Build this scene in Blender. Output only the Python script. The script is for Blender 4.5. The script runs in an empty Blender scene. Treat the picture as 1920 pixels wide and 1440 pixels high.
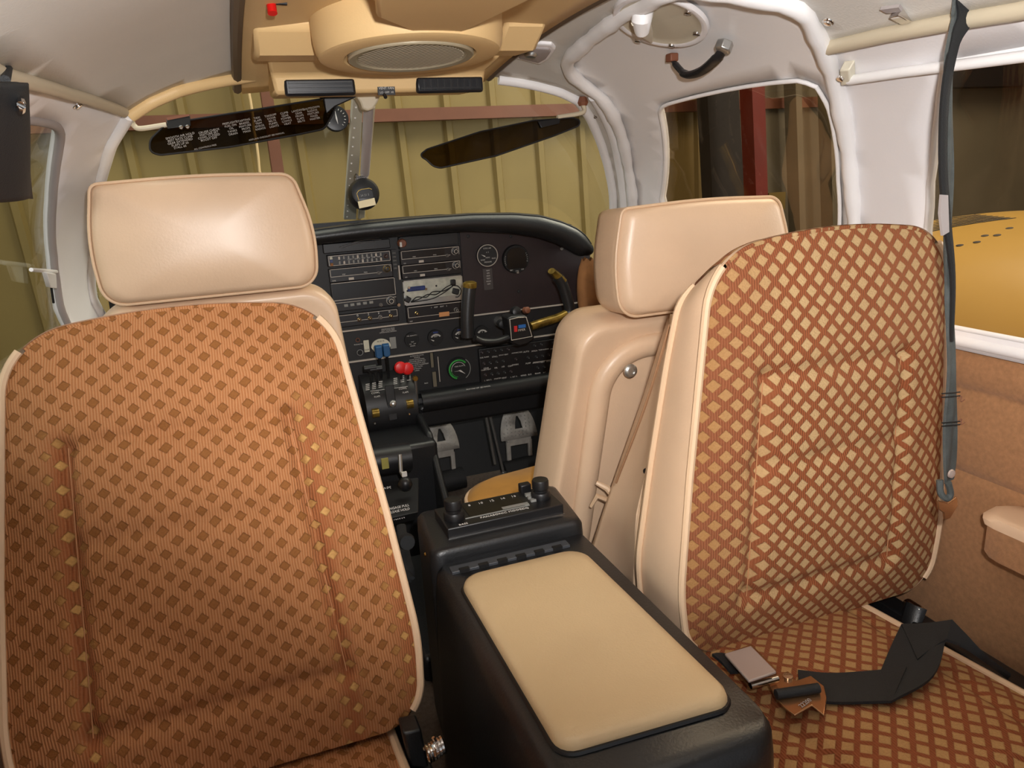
import bpy, bmesh, math, random
import numpy as np
from math import sin, cos, pi, radians, sqrt, atan2, tan
from mathutils import Vector, Matrix
from mathutils.geometry import delaunay_2d_cdt
random.seed(7)
sc = bpy.context.scene
COL = sc.collection

# ------------------------------------------------------------------ camera, light, exposure
FPX = 1400.0
EYE = np.array((-.28, 0.0, .88))
_y, _p, _r = radians(19.5), radians(16), radians(3.3)
CF = np.array([sin(_y)*cos(_p), cos(_y)*cos(_p), -sin(_p)])
_R0 = np.array([cos(_y), -sin(_y), 0]); _U0 = np.cross(_R0, CF)
CR = _R0*cos(_r)-_U0*sin(_r); CU = _U0*cos(_r)+_R0*sin(_r)
cd = bpy.data.cameras.new('camera'); cam = bpy.data.objects.new('camera', cd); COL.objects.link(cam)
cd.sensor_width = 36; cd.lens = FPX*36/1920; cd.clip_start = .02; cd.clip_end = 100
cam.matrix_world = Matrix(((CR[0], CU[0], -CF[0], EYE[0]), (CR[1], CU[1], -CF[1], EYE[1]), (CR[2], CU[2], -CF[2], EYE[2]), (0, 0, 0, 1)))
sc.camera = cam
sc.view_settings.view_transform = 'Standard'; sc.view_settings.look = 'None'
sc.view_settings.exposure = 0.25; sc.view_settings.gamma = 1; sc.view_settings.use_curve_mapping = False

w = bpy.data.worlds.new('world'); sc.world = w; w.use_nodes = True
w.node_tree.nodes['Background'].inputs[0].default_value = (.9, .95, 1.0, 1)
w.node_tree.nodes['Background'].inputs[1].default_value = .5

def lamp(name, kind, loc, energy, target=None, color=(1, 1, 1), **k):
    d = bpy.data.lights.new(name, kind); d.energy = energy; d.color = color
    for a, v in k.items(): setattr(d, a, v)
    o = bpy.data.objects.new(name, d); COL.objects.link(o); o.location = loc
    if target is not None:
        o.rotation_euler = (Vector(target)-Vector(loc)).to_track_quat('-Z', 'Y').to_euler()
    return o
# the photographer's on-camera flash: a small lamp above and right of the lens
lamp('camera_flash', 'SPOT', (-.235, -.02, .935), 37, (.225, .90, 1.13), (1, .965, .945), spot_size=radians(112), spot_blend=.5, shadow_soft_size=.014)
# daylight and shop lights in the hangar, then one added fill
lamp('hangar_light', 'AREA', (1.5, 1.8, 5.2), 165, (1.2, 4.2, .6), (1, .95, .82), shape='RECTANGLE', size=6, size_y=2.5)
lamp('hangar_light_left', 'AREA', (-4.5, 1.0, 3.2), 80, (-.3, 1.2, .6), (.93, .96, 1), shape='RECTANGLE', size=2.5, size_y=2)

lamp('hangar_light_right', 'AREA', (3.6, 2.2, 3.4), 110, (2.6, 2.2, 0), (1, .93, .8), shape='RECTANGLE', size=2, size_y=2)

lamp('left_trim_fill', 'AREA', (4.6, .2, 1.5), 90, (-.5, 1.4, .9), (.86, .92, 1), shape='RECTANGLE', size=1.6, size_y=1.4)  # added fill through the right windows to lift the left pillar and ceiling

# ------------------------------------------------------------------ unprojection helpers (camera pixel -> point on a real surface)
def ray(x, y): return CF+CR*(x-960)/FPX-CU*(y-720)/FPX
def onY(x, y, Y): d = ray(x, y); return EYE+d*(Y-EYE[1])/d[1]
def onX(x, y, X): d = ray(x, y); return EYE+d*(X-EYE[0])/d[0]
def onZ(x, y, Z): d = ray(x, y); return EYE+d*(Z-EYE[2])/d[2]
def onP(x, y, o, n):
    d = ray(x, y); o = np.array(o, float); n = np.array(n, float)
    return EYE+d*((o-EYE)@n)/(d@n)
CX, NN, Z0 = .02, 2.4, .6
def hw(Y): return .64-.05*max(0, min(1, (Y-1.0)/.9))**1.5
def hh(Y): return .5-.06*max(0, (Y-.9)/.6)**2
def SF(P):
    a = abs(P[0]-CX)/hw(P[1]); b = max(0, P[2]-Z0)/hh(P[1])
    return a**NN+b**NN-1
def hit(x, y, inset=0):
    d = ray(x, y); t = 0
    while t < 4 and SF(EYE+d*t) < 0: t += .0015
    P = EYE+d*t
    return P+snorm(P)*inset if inset else P
def snorm(P):
    e = 1e-4; g = np.array([(SF(P+np.eye(3)[i]*e)-SF(P-np.eye(3)[i]*e)) for i in range(3)])
    return -g/np.linalg.norm(g)                        # points into the cabin
_th = np.linspace(0, pi/2, 400)
_pts = np.stack([.64*np.cos(_th)**(2/NN), .5*np.sin(_th)**(2/NN)], 1)
_L = np.concatenate([[0], np.cumsum(np.linalg.norm(np.diff(_pts, axis=0), axis=1))]); LT = _L[-1]
def SP(u, Y, inset=0):
    s = 1 if u >= 0 else -1; t = LT-abs(u)
    if t <= 0: P = np.array([CX+s*hw(Y), Y, Z0+t])
    else:
        th = np.interp(t, _L, _th)
        P = np.array([CX+s*hw(Y)*max(cos(th), 0)**(2/NN), Y, Z0+hh(Y)*sin(th)**(2/NN)])
    return P+snorm(P)*inset if inset else P
def inv(P):
    a = (abs(P[0]-CX)/hw(P[1])); b = (P[2]-Z0)/hh(P[1]); s = 1 if P[0] >= CX else -1
    if b <= 0: t = P[2]-Z0
    else: t = np.interp(atan2(b**(NN/2), a**(NN/2)), _th, _L)
    return (s*(LT-t), P[1])
def uvp(x, y): return inv(hit(x, y))

# ------------------------------------------------------------------ materials
def lin(c):
    if isinstance(c, str): c = tuple(int(c[i:i+2], 16)/255 for i in (0, 2, 4))
    return tuple(v/12.92 if v <= .04045 else ((v+.055)/1.055)**2.4 for v in c)+(1,)
def NT(name):
    m = bpy.data.materials.new(name); m.use_nodes = True; nt = m.node_tree
    return m, nt, nt.nodes, nt.links, nt.nodes['Principled BSDF']
def mat(name, col, rough=.5, metal=0, var=0, vscale=8, bump=0, bscale=200, spec=.5, coat=0, sheen=0, coatr=.2, bdist=.001):
    m, nt, N, L, b = NT(name)
    c = lin(col); b.inputs['Base Color'].default_value = c
    b.inputs['Roughness'].default_value = rough; b.inputs['Metallic'].default_value = metal
    b.inputs['Specular IOR Level'].default_value = spec
    b.inputs['Coat Weight'].default_value = coat; b.inputs['Coat Roughness'].default_value = coatr
    b.inputs['Sheen Weight'].default_value = sheen
    tc = N.new('ShaderNodeTexCoord')
    if var:
        n = N.new('ShaderNodeTexNoise'); n.inputs['Scale'].default_value = vscale; n.inputs['Detail'].default_value = 5
        L.new(tc.outputs['Object'], n.inputs['Vector'])
        r = N.new('ShaderNodeValToRGB'); r.color_ramp.elements[0].position = .3; r.color_ramp.elements[1].position = .7
        r.color_ramp.elements[0].color = tuple(v*(1-var) for v in c[:3])+(1,); r.color_ramp.elements[1].color = tuple(min(1, v*(1+var)) for v in c[:3])+(1,)
        L.new(n.outputs['Fac'], r.inputs[0]); L.new(r.outputs[0], b.inputs['Base Color'])
    if bump:
        n2 = N.new('ShaderNodeTexNoise'); n2.inputs['Scale'].default_value = bscale; n2.inputs['Detail'].default_value = 3
        L.new(tc.outputs['Object'], n2.inputs['Vector'])
        bp = N.new('ShaderNodeBump'); bp.inputs['Strength'].default_value = bump; bp.inputs['Distance'].default_value = bdist
        L.new(n2.outputs['Fac'], bp.inputs['Height']); L.new(bp.outputs[0], b.inputs['Normal'])
    return m
def mth(nt, op, a, b=None, c=None):
    n = nt.nodes.new('ShaderNodeMath'); n.operation = op
    for i, v in enumerate((a, b, c)):
        if v is None: continue
        if isinstance(v, (int, float)): n.inputs[i].default_value = v
        else: nt.links.new(v, n.inputs[i])
    return n.outputs[0]
def mixc(nt, f, a, b):
    n = nt.nodes.new('ShaderNodeMix'); n.data_type = 'RGBA'
    for i, v in ((0, f), (6, a), (7, b)):
        if isinstance(v, (int, float)): n.inputs[i].default_value = v
        elif isinstance(v, tuple): n.inputs[i].default_value = v
        else: nt.links.new(v, n.inputs[i])
    return n.outputs[2]
def fabric(name, ground, ground2, dia, dia2, h, sheen_masks, a=.0262, b=.0262, edge=None, ringk=.15):
    """woven cord ground with a staggered lattice of raised diamonds; masks = [(u_centre, width)] where nap sheen is painted in as lighter colour"""
    m, nt, N, L, bs = NT(name)
    uv = N.new('ShaderNodeUVMap'); sx = N.new('ShaderNodeSeparateXYZ')
    nz = N.new('ShaderNodeTexNoise'); nz.inputs['Scale'].default_value = 14; nz.inputs['Detail'].default_value = 2
    L.new(uv.outputs[0], nz.inputs['Vector']); L.new(uv.outputs[0], sx.inputs[0])
    M = lambda *k: mth(nt, *k)
    wob = M('MULTIPLY', M('SUBTRACT', nz.outputs['Fac'], .5), .010)
    u, v = M('ADD', sx.outputs[0], wob), M('ADD', sx.outputs[1], wob)
    nf = N.new('ShaderNodeTexNoise'); nf.inputs['Scale'].default_value = 900; nf.inputs['Detail'].default_value = 2
    L.new(uv.outputs[0], nf.inputs['Vector'])
    rag = M('MULTIPLY', M('SUBTRACT', nf.outputs['Fac'], .5), .10)
    ua, vb = M('DIVIDE', u, a), M('DIVIDE', v, b)
    s, t = M('FRACT', M('ADD', ua, vb)), M('FRACT', M('SUBTRACT', ua, vb))
    d = M('ADD', M('MAXIMUM', M('ABSOLUTE', M('SUBTRACT', s, .5)), M('ABSOLUTE', M('SUBTRACT', t, .5))), rag)
    inside = N.new('ShaderNodeMapRange'); inside.interpolation_type = 'SMOOTHSTEP'
    inside.inputs['From Min'].default_value = h+.025; inside.inputs['From Max'].default_value = h-.025
    L.new(d, inside.inputs['Value']); ins = inside.outputs[0]
    cord = M('MULTIPLY_ADD', M('SINE', M('MULTIPLY', u, 2*pi/.0031)), .5, .5)
    sheen_mask = None
    for (uc, wd) in sheen_masks:
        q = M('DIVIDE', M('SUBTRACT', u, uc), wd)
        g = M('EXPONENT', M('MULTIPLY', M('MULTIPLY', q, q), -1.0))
        sheen_mask = g if sheen_mask is None else M('MAXIMUM', sheen_mask, g)
    if sheen_mask is not None:
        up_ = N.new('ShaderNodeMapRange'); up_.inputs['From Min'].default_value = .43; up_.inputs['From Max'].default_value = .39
        L.new(v, up_.inputs['Value']); sheen_mask = M('MULTIPLY', sheen_mask, up_.outputs[0])
    if edge:                                              # painted nap sheen grows lighter from u0 to u1
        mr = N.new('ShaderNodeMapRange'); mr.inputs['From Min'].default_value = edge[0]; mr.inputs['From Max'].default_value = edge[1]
        L.new(u, mr.inputs['Value']); sheen_mask = mr.outputs[0] if sheen_mask is None else M('MAXIMUM', sheen_mask, mr.outputs[0])
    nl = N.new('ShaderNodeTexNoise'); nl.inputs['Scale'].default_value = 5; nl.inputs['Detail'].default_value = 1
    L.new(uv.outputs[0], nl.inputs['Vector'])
    if sheen_mask is None: sheen_mask = M('MULTIPLY', nl.outputs['Fac'], 0.0)
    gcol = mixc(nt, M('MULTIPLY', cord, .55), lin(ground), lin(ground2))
    gcol = mixc(nt, M('MULTIPLY', sheen_mask, .65), gcol, lin('8c4a26'))
    dcol = mixc(nt, sheen_mask, lin(dia), lin(dia2))
    fib = N.new('ShaderNodeTexNoise'); fib.inputs['Scale'].default_value = 420; fib.inputs['Detail'].default_value = 3
    L.new(uv.outputs[0], fib.inputs['Vector'])
    dcol = mixc(nt, M('MULTIPLY', fib.outputs['Fac'], .45), dcol, lin('5a3210'))
    ringn = N.new('ShaderNodeMapRange'); ringn.interpolation_type = 'SMOOTHSTEP'; ringn.inputs['From Min'].default_value = h-.09; ringn.inputs['From Max'].default_value = h-.01
    L.new(d, ringn.inputs['Value'])
    dcol = mixc(nt, M('MULTIPLY', ringn.outputs[0], ringk), dcol, lin('6a3c18'))
    colr = mixc(nt, ins, gcol, dcol)
    L.new(colr, bs.inputs['Base Color']); bs.inputs['Roughness'].default_value = .8
    bs.inputs['Sheen Weight'].default_value = .12; bs.inputs['Sheen Tint'].default_value = (.9, .5, .25, 1); bs.inputs['Sheen Roughness'].default_value = .4
    bs.inputs['Specular IOR Level'].default_value = .25
    hgt = M('ADD', M('MULTIPLY', cord, M('SUBTRACT', 1.0, ins)), M('ADD', M('MULTIPLY', ins, -1.0), M('MULTIPLY', fib.outputs['Fac'], 1.0)))
    bp = N.new('ShaderNodeBump'); bp.inputs['Strength'].default_value = .7; bp.inputs['Distance'].default_value = .0012
    L.new(hgt, bp.inputs['Height']); L.new(bp.outputs[0], bs.inputs['Normal'])
    return m
def glass(name, tint, refl=.06, rough=.02):
    m = bpy.data.materials.new(name); m.use_nodes = True; nt = m.node_tree; N = nt.nodes; N.clear()
    out = N.new('ShaderNodeOutputMaterial'); tr = N.new('ShaderNodeBsdfTransparent'); gl = N.new('ShaderNodeBsdfGlossy'); mx = N.new('ShaderNodeMixShader')
    tr.inputs[0].default_value = tint+(1,); gl.inputs['Roughness'].default_value = rough
    lw = N.new('ShaderNodeFresnel'); lw.inputs[0].default_value = 1.3
    f = mth(nt, 'MULTIPLY', lw.outputs[0], refl*10)
    nt.links.new(f, mx.inputs[0]); nt.links.new(tr.outputs[0], mx.inputs[1]); nt.links.new(gl.outputs[0], mx.inputs[2]); nt.links.new(mx.outputs[0], out.inputs[0])
    return m

M = {}
M['paper_grey2'] = mat('pale_painted_aluminium', 'b9b7a8', .45)
M['stitch'] = mat('tan_seam_thread', 'b98258', .7)
M['leather'] = mat('cream_leather', 'dbbc9d', .42, var=.05, vscale=9, bump=.25, bscale=260, coat=.22, coatr=.3)
M['leather_dark'] = mat('cream_leather_seam', 'a77f5e', .6)
M['piping'] = mat('cream_piping', 'd6b796', .45)
M['pad'] = mat('tan_vinyl', 'c0a680', .5, var=.05, vscale=7, bump=.3, bscale=420)
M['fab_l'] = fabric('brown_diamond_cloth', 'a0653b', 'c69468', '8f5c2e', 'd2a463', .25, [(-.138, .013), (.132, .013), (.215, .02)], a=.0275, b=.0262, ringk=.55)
M['fab_r'] = fabric('brown_diamond_cloth_sheen', '80492e', '9c6646', 'ac8050', 'c8a87a', .325, [], edge=(-.19, -.08))  # same cloth as the left seat; sheen painted in, as on the cushion
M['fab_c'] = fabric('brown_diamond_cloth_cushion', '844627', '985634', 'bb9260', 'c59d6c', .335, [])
M['white'] = mat('white_vinyl', 'efedee', .45, var=.03, vscale=5, bump=.15, bscale=300)
M['white_s'] = mat('white_vinyl_satin', 'f1f0f0', .35, bump=.2, bscale=90)
M['head'] = mat('grey_headliner', 'd6d3cc', .7, var=.05, vscale=4, bump=.25, bscale=350)
M['beige_rail'] = mat('beige_rail_plastic', 'c3b79f', .45)
M['beige'] = mat('beige_plastic', 'dcbb86', .5, var=.03, vscale=6, bump=.2, bscale=500)
M['beige_d'] = mat('brown_edge_plastic', '5a4a3a', .5)
M['black'] = mat('black_plastic', '141416', .42, var=.2, vscale=20)
M['blackv'] = mat('black_vinyl', '18191b', .38, bump=.35, bscale=320, coat=.15, coatr=.4)
M['blackm'] = mat('black_matt', '070708', .7)
M['panel'] = mat('black_panel_paint', '151517', .55, var=.15, vscale=30, bump=.15, bscale=500)
M['maroon'] = mat('dark_maroon_panel', '241719', .5, var=.25, vscale=14)
M['radio'] = mat('charcoal_radio_face', '19171a', .35)
M['screen'] = mat('dark_screen_glass', '0a0709', .3, coat=.1)
M['line'] = mat('cream_print', 'b9b0a4', .5)
M['print'] = mat('white_print', 'c9c6c0', .5)
M['silver'] = mat('brushed_aluminium', 'b5b5b2', .35, metal=.9, var=.1, vscale=40)
M['chrome'] = mat('chrome', 'd8d4d0', .12, metal=1)
M['buckle'] = mat('brushed_steel_lid', 'b0a098', .5, metal=.35, bump=.1, bscale=600)
M['brass'] = mat('brass', 'c9a75c', .25, metal=1)
M['goldm'] = mat('scuffed_black_metal', '8a7030', .25, metal=.6, var=.6, vscale=60)
M['red'] = mat('red_plastic', 'c00d0d', .4)
M['blue'] = mat('blue_plastic', '1c4a74', .4)
M['greenp'] = mat('green_print', '2f9a3c', .5)
M['paper'] = mat('white_label_paper', 'c9c7b4', .7)
M['paper_g'] = mat('grey_label_plate', '858580', .6)
M['orange'] = mat('orange_sticker', 'c88a55', .6)
M['tray'] = mat('bare_metal_tray', 'b9b9ab', .4, metal=.5, var=.25, vscale=60)
M['conn'] = mat('blue_connector', '1d2f66', .45)
M['wall_fab'] = mat('brown_side_cloth', 'a0734c', .9, var=.14, vscale=160, bump=.5, bscale=700, sheen=.2)
M['side_dark'] = mat('dark_rust_carpet', '5f3522', .95, var=.1, vscale=60, bump=.4, bscale=500)
M['carpet'] = mat('dusty_carpet', '5d5044', .95, var=.3, vscale=120, bump=.6, bscale=600)
M['mustard'] = mat('mustard_velour', 'b07c2c', .85, var=.12, vscale=18, sheen=.08)
M['webbing'] = mat('black_webbing', '17191b', .7, bump=.5, bscale=700)
M['webg'] = mat('grey_green_webbing', '474c4b', .75, bump=.6, bscale=900, var=.2, vscale=50)
M['pedal'] = mat('cast_grey_pedal', 'a19c94', .6, metal=.0, var=.15, vscale=50, bump=.3, bscale=300)
M['yellow'] = mat('yellow_cowl_paint', 'c8a252', .28, var=.04, vscale=3, coat=.3, coatr=.1)
M['hwall'] = mat('ribbed_steel_wall_paint', '8c7643', .6, var=.06, vscale=3)
M['girt'] = mat('red_oxide_steel', '74452f', .6, var=.1, vscale=6)
M['hdark'] = mat('dark_hangar_steel', '2a2521', .7, var=.2, vscale=3)
M['hred'] = mat('dark_red_post_paint', '6b1f12', .6, var=.1, vscale=5)
M['hbrown'] = mat('brown_hangar_panel', '5a4330', .7, var=.12, vscale=1.5)
M['hgrey'] = mat('grey_green_panel', '6a6250', .7, var=.1, vscale=2)
M['conc'] = mat('hangar_concrete', '6f6a60', .7, var=.2, vscale=3)
M['glass'] = glass('windshield_glass', (.93, .94, .86), .012)
M['tint'] = glass('tinted_side_glass', (.80, .73, .64), .02)
M['clear'] = glass('clear_side_glass', (.88, .88, .82), .03)
M['smoke'] = glass('smoked_visor_plastic', (.26, .21, .13), .10, .08)
M['tape'] = mat('cream_masking_tape', 'e0d3ad', .7)
M['bronze'] = mat('bronze_tinted_buckle_metal', 'b08560', .25, metal=.85, var=.15, vscale=40)
M['ltgrey'] = mat('light_grey_webbing', 'a29a98', .7)
M['vent'] = mat('black_louver', '15171c', .3)
M['tan'] = mat('tan_torn_cloth', '8f5f35', .85, var=.2, vscale=30)
M['grille2'] = mat('cream_mesh_paint', 'ddd5c0', .4)
M['grille'] = mat('pale_grille', 'a89e86', .35, metal=.15)

# ------------------------------------------------------------------ geometry helpers
class MB:
    def __init__(s): s.v = []; s.f = []; s.uv = {}
    def add(s, vs, fs):
        o = len(s.v); s.v += [tuple(float(q) for q in p) for p in vs]; s.f += [tuple(i+o for i in f) for f in fs]; return o
    def box(s, c, d, R=None):
        x, y, z = (q/2 for q in d); P = [(a, b, e) for a in (-x, x) for b in (-y, y) for e in (-z, z)]
        if R is not None: P = [tuple(R @ Vector(p)) for p in P]
        return s.add([(p[0]+c[0], p[1]+c[1], p[2]+c[2]) for p in P], [(0, 1, 3, 2), (4, 6, 7, 5), (0, 4, 5, 1), (2, 3, 7, 6), (0, 2, 6, 4), (1, 5, 7, 3)])
    def bx(s, x0, x1, y0, y1, z0, z1): return s.box(((x0+x1)/2, (y0+y1)/2, (z0+z1)/2), (abs(x1-x0), abs(y1-y0), abs(z1-z0)))
    def tube(s, path, r, n=12, flat=None, closed=False, caps=True, up=None):
        P = [Vector([float(q) for q in p]) for p in path]; m = len(P)
        rr = r if hasattr(r, '__len__') else [r]*m
        T = []
        for i in range(m):
            if closed: t = P[(i+1) % m]-P[i-1]
            else: t = P[min(i+1, m-1)]-P[max(i-1, 0)]
            T.append(t.normalized() if t.length > 1e-9 else Vector((0, 0, 1)))
        ref = Vector(up) if up is not None else (Vector((0, 0, 1)) if abs(T[0].z) < .9 else Vector((0, 1, 0)))
        nrm = (ref-T[0]*ref.dot(T[0])).normalized(); V = []
        for i in range(m):
            if up is not None: q = Vector(up)
            else: q = nrm
            nrm = q-T[i]*q.dot(T[i])
            nrm = nrm.normalized() if nrm.length > 1e-6 else T[i].orthogonal().normalized()
            b = T[i].cross(nrm)
            for k in range(n):
                a = 2*pi*k/n; ry = rr[i]*(flat if flat else 1)
                V.append(P[i]+b*(rr[i]*cos(a))+nrm*(ry*sin(a)))
        F = []
        for i in range(m if closed else m-1):
            for k in range(n):
                a, b2 = i*n+k, i*n+(k+1) % n; c2, d2 = ((i+1) % m)*n+(k+1) % n, ((i+1) % m)*n+k
                F.append((a, b2, c2, d2))
        if caps and not closed: F += [tuple(range(n))[::-1], tuple(range((m-1)*n, m*n))]
        return s.add(V, F)
    def lathe(s, c, axis, prof, n=24):
        ax = Vector(axis).normalized(); a = ax.orthogonal().normalized(); b = ax.cross(a); c = Vector([float(q) for q in c])
        V = []; F = []
        for (r, h) in prof:
            for k in range(n): t = 2*pi*k/n; V.append(c+ax*h+a*(r*cos(t))+b*(r*sin(t)))
        m = len(prof)
        for i in range(m-1):
            for k in range(n): F.append((i*n+k, i*n+(k+1) % n, (i+1)*n+(k+1) % n, (i+1)*n+k))
        F += [tuple(range(n))[::-1], tuple(range((m-1)*n, m*n))]
        return s.add(V, F)
    def prism(s, pts, dirv, taper=1.0):
        """pts: list of 3d points (planar polygon), extruded by dirv"""
        d = np.array(dirv, float); P = [np.array(p, float) for p in pts]; c = sum(P)/len(P); n = len(P)
        Q = [c+(p-c)*taper+d for p in P]
        return s.add(P+Q, [tuple(range(n))[::-1], tuple(range(n, 2*n))]+[(i, (i+1) % n, n+(i+1) % n, n+i) for i in range(n)])
    def loft(s, rings, cap0=True, cap1=True, closed=True):
        n = len(rings[0]); V = [p for r in rings for p in r]; F = []
        for i in range(len(rings)-1):
            for k in range(n if closed else n-1): F.append((i*n+k, i*n+(k+1) % n, (i+1)*n+(k+1) % n, (i+1)*n+k))
        if cap0: F.append(tuple(range(n))[::-1])
        if cap1: F.append(tuple(range((len(rings)-1)*n, len(rings)*n)))
        return s.add(V, F)
    def grid(s, fn, nu, nv):
        V = [fn(i/nu, j/nv) for i in range(nu+1) for j in range(nv+1)]
        return s.add(V, [(i*(nv+1)+j, (i+1)*(nv+1)+j, (i+1)*(nv+1)+j+1, i*(nv+1)+j+1) for i in range(nu) for j in range(nv)])

ORG = {}
def build(name, mb, m, parent=None, smooth=True, bevel=0, solid=None, uv=None, segs=2, angle=40, sub=0):
    org = ORG.get(parent, Vector((0, 0, 0)))
    me = bpy.data.meshes.new(name)
    me.from_pydata([(p[0]-org[0], p[1]-org[1], p[2]-org[2]) for p in mb.v], [], mb.f); me.validate()
    bm = bmesh.new(); bm.from_mesh(me)
    if solid is None: bmesh.ops.recalc_face_normals(bm, faces=bm.faces)
    bm.to_mesh(me); bm.free()
    if uv:
        ul = me.uv_layers.new(name='UVMap')
        for lp in me.loops: ul.data[lp.index].uv = uv[lp.vertex_index]
    if not isinstance(m, (list, tuple)): me.materials.append(m)
    if smooth:
        me.shade_smooth()
        if hasattr(me, 'set_sharp_from_angle'): me.set_sharp_from_angle(angle=radians(angle))
    o = bpy.data.objects.new(name, me); COL.objects.link(o)
    if parent: o.parent = parent; ORG[o] = org
    if bevel:
        b = o.modifiers.new('bevel', 'BEVEL'); b.width = bevel; b.segments = segs; b.limit_method = 'ANGLE'; b.angle_limit = radians(35)
    if solid is not None:
        q = o.modifiers.new('solid', 'SOLIDIFY'); q.thickness = abs(solid); q.offset = -1 if solid > 0 else 1
    if sub:
        q = o.modifiers.new('sub', 'SUBSURF'); q.levels = sub; q.render_levels = sub
    return o
def thing(name, label, cat, loc, group=None, kind=None):
    o = bpy.data.objects.new(name, None); COL.objects.link(o); o.location = [float(q) for q in loc]; ORG[o] = Vector([float(q) for q in loc])
    o.empty_display_size = .05
    return tag(o, label, cat, group, kind)
def tag(o, label=None, cat=None, group=None, kind=None):
    if label: o['label'] = label
    if cat: o['category'] = cat
    if group: o['group'] = group
    if kind: o['kind'] = kind
    return o
def structure(name, mb, m, label, cat='structure', **k):
    o = build(name, mb, m, None, **k); return tag(o, label, cat, None, 'structure')

def fillet(cs, n=8):
    """cs = [(x,y,r)] closed corner polygon -> rounded outline"""
    out = []; m = len(cs)
    for i in range(m):
        p = Vector(cs[i][:2]); a = Vector(cs[i-1][:2])-p; b = Vector(cs[(i+1) % m][:2])-p; r = cs[i][2]
        if r <= 0: out.append(tuple(p)); continue
        ang = a.angle(b)
        if ang > pi-.02: out.append(tuple(p)); continue
        t = min(r/tan(ang/2), a.length*.49, b.length*.49); r = t*tan(ang/2)
        A, B = p+a.normalized()*t, p+b.normalized()*t; c = p+(a.normalized()+b.normalized()).normalized()*(r/sin(ang/2))
        a0 = atan2(A.y-c.y, A.x-c.x); a1 = atan2(B.y-c.y, B.x-c.x); d = (a1-a0+pi) % (2*pi)-pi
        for k in range(n+1): out.append((c.x+r*cos(a0+d*k/n), c.y+r*sin(a0+d*k/n)))
    return out
def resample(pts, n):
    P = np.array(list(pts)+[pts[0]]); d = np.linalg.norm(np.diff(P, axis=0), axis=1); s = np.concatenate([[0], np.cumsum(d)])
    t = np.linspace(0, s[-1], n, endpoint=False)
    return np.stack([np.interp(t, s, P[:, i]) for i in range(P.shape[1])], 1)
def spline(pts, n=8):
    P = [np.array(p, float) for p in pts]; P = [2*P[0]-P[1]]+P+[2*P[-1]-P[-2]]; out = []
    for i in range(1, len(P)-2):
        for k in range(n):
            t = k/n; a, b, c, d = P[i-1:i+3]
            out.append(.5*((2*b)+(-a+c)*t+(2*a-5*b+4*c-d)*t*t+(-a+3*b-3*c+d)*t**3))
    out.append(P[-2]); return out

def surf_piece(name, outer, holes, m, label, step=.035, inset=0, thick=.014, parent=None, cat='structure'):
    """a trim panel on the cabin skin: outline and openings in (u, Y), constrained triangulation"""
    def dens(poly):
        out = []
        for i in range(len(poly)):
            a, b = np.array(poly[i]), np.array(poly[(i+1) % len(poly)]); k = max(1, int(np.linalg.norm(b-a)/step))
            out += [a+(b-a)*j/k for j in range(k)]
        return out
    loops = [dens(outer)]+[dens(h) for h in holes]
    V = []; E = []
    for lp in loops:
        o = len(V); V += [Vector((float(p[0]), float(p[1]))) for p in lp]; E += [(o+i, o+(i+1) % len(lp)) for i in range(len(lp))]
    def inside(p, poly):
        c = False; x, y = p
        for i in range(len(poly)):
            x1, y1 = poly[i][0], poly[i][1]; x2, y2 = poly[i-1][0], poly[i-1][1]
            if (y1 > y) != (y2 > y) and x < (x2-x1)*(y-y1)/(y2-y1)+x1: c = not c
        return c
    A = np.array(loops[0]); lo, hi = A.min(0), A.max(0)
    near = np.array([p for lp in loops for p in lp])
    for x in np.arange(lo[0]+step/2, hi[0], step):
        for y in np.arange(lo[1]+step/2, hi[1], step):
            if inside((x, y), loops[0]) and not any(inside((x, y), h) for h in loops[1:]) and np.min(np.sum((near-[x, y])**2, 1)) > (step*.45)**2: V.append(Vector((x, y)))
    r = delaunay_2d_cdt(V, E, [], 0, 1e-6)
    vs, fs = r[0], r[2]; F = []
    for f in fs:
        c = sum((vs[i] for i in f), Vector((0, 0)))/len(f)
        if inside(c, loops[0]) and not any(inside(c, h) for h in loops[1:]): F.append(tuple(f))
    mb = MB(); P3 = [SP(v.x, v.y, inset) for v in vs]; mb.add(P3, F)
    # orient faces into the cabin
    F2 = []
    for f in F:
        a, b, c = (np.array(P3[i]) for i in f[:3]); n = np.cross(b-a, c-a); ctr = (a+b+c)/3
        F2.append(f if n @ snorm(ctr) > 0 else f[::-1])
    mb.f = F2
    if parent is not None: return build(name, mb, m, parent, solid=thick, angle=60)
    o = build(name, mb, m, None, solid=thick, angle=60); return tag(o, label, cat, None, 'structure')

def text(body, size, org, rt, up, m, parent, name='lettering', align='CENTER', ext=.0002):
    cu = bpy.data.curves.new('t', 'FONT'); cu.body = body; cu.size = size; cu.align_x = align; cu.align_y = 'CENTER'; cu.extrude = ext; cu.resolution_u = 2
    to = bpy.data.objects.new('t', cu); COL.objects.link(to)
    me = bpy.data.meshes.new_from_object(to.evaluated_get(bpy.context.evaluated_depsgraph_get()))
    bpy.data.objects.remove(to); bpy.data.curves.remove(cu)
    rt = Vector(rt).normalized(); up = Vector(up); up = (up-rt*up.dot(rt)).normalized(); n = rt.cross(up)
    o3 = Vector([float(q) for q in org])-ORG.get(parent, Vector((0, 0, 0)))
    for v in me.vertices: c = v.co.copy(); v.co = o3+rt*c.x+up*c.y+n*c.z
    me.name = name; me.materials.clear(); me.materials.append(m)
    o = bpy.data.objects.new(name, me); COL.objects.link(o); o.parent = parent; ORG[o] = ORG.get(parent, Vector((0, 0, 0)))
    return o
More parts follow.
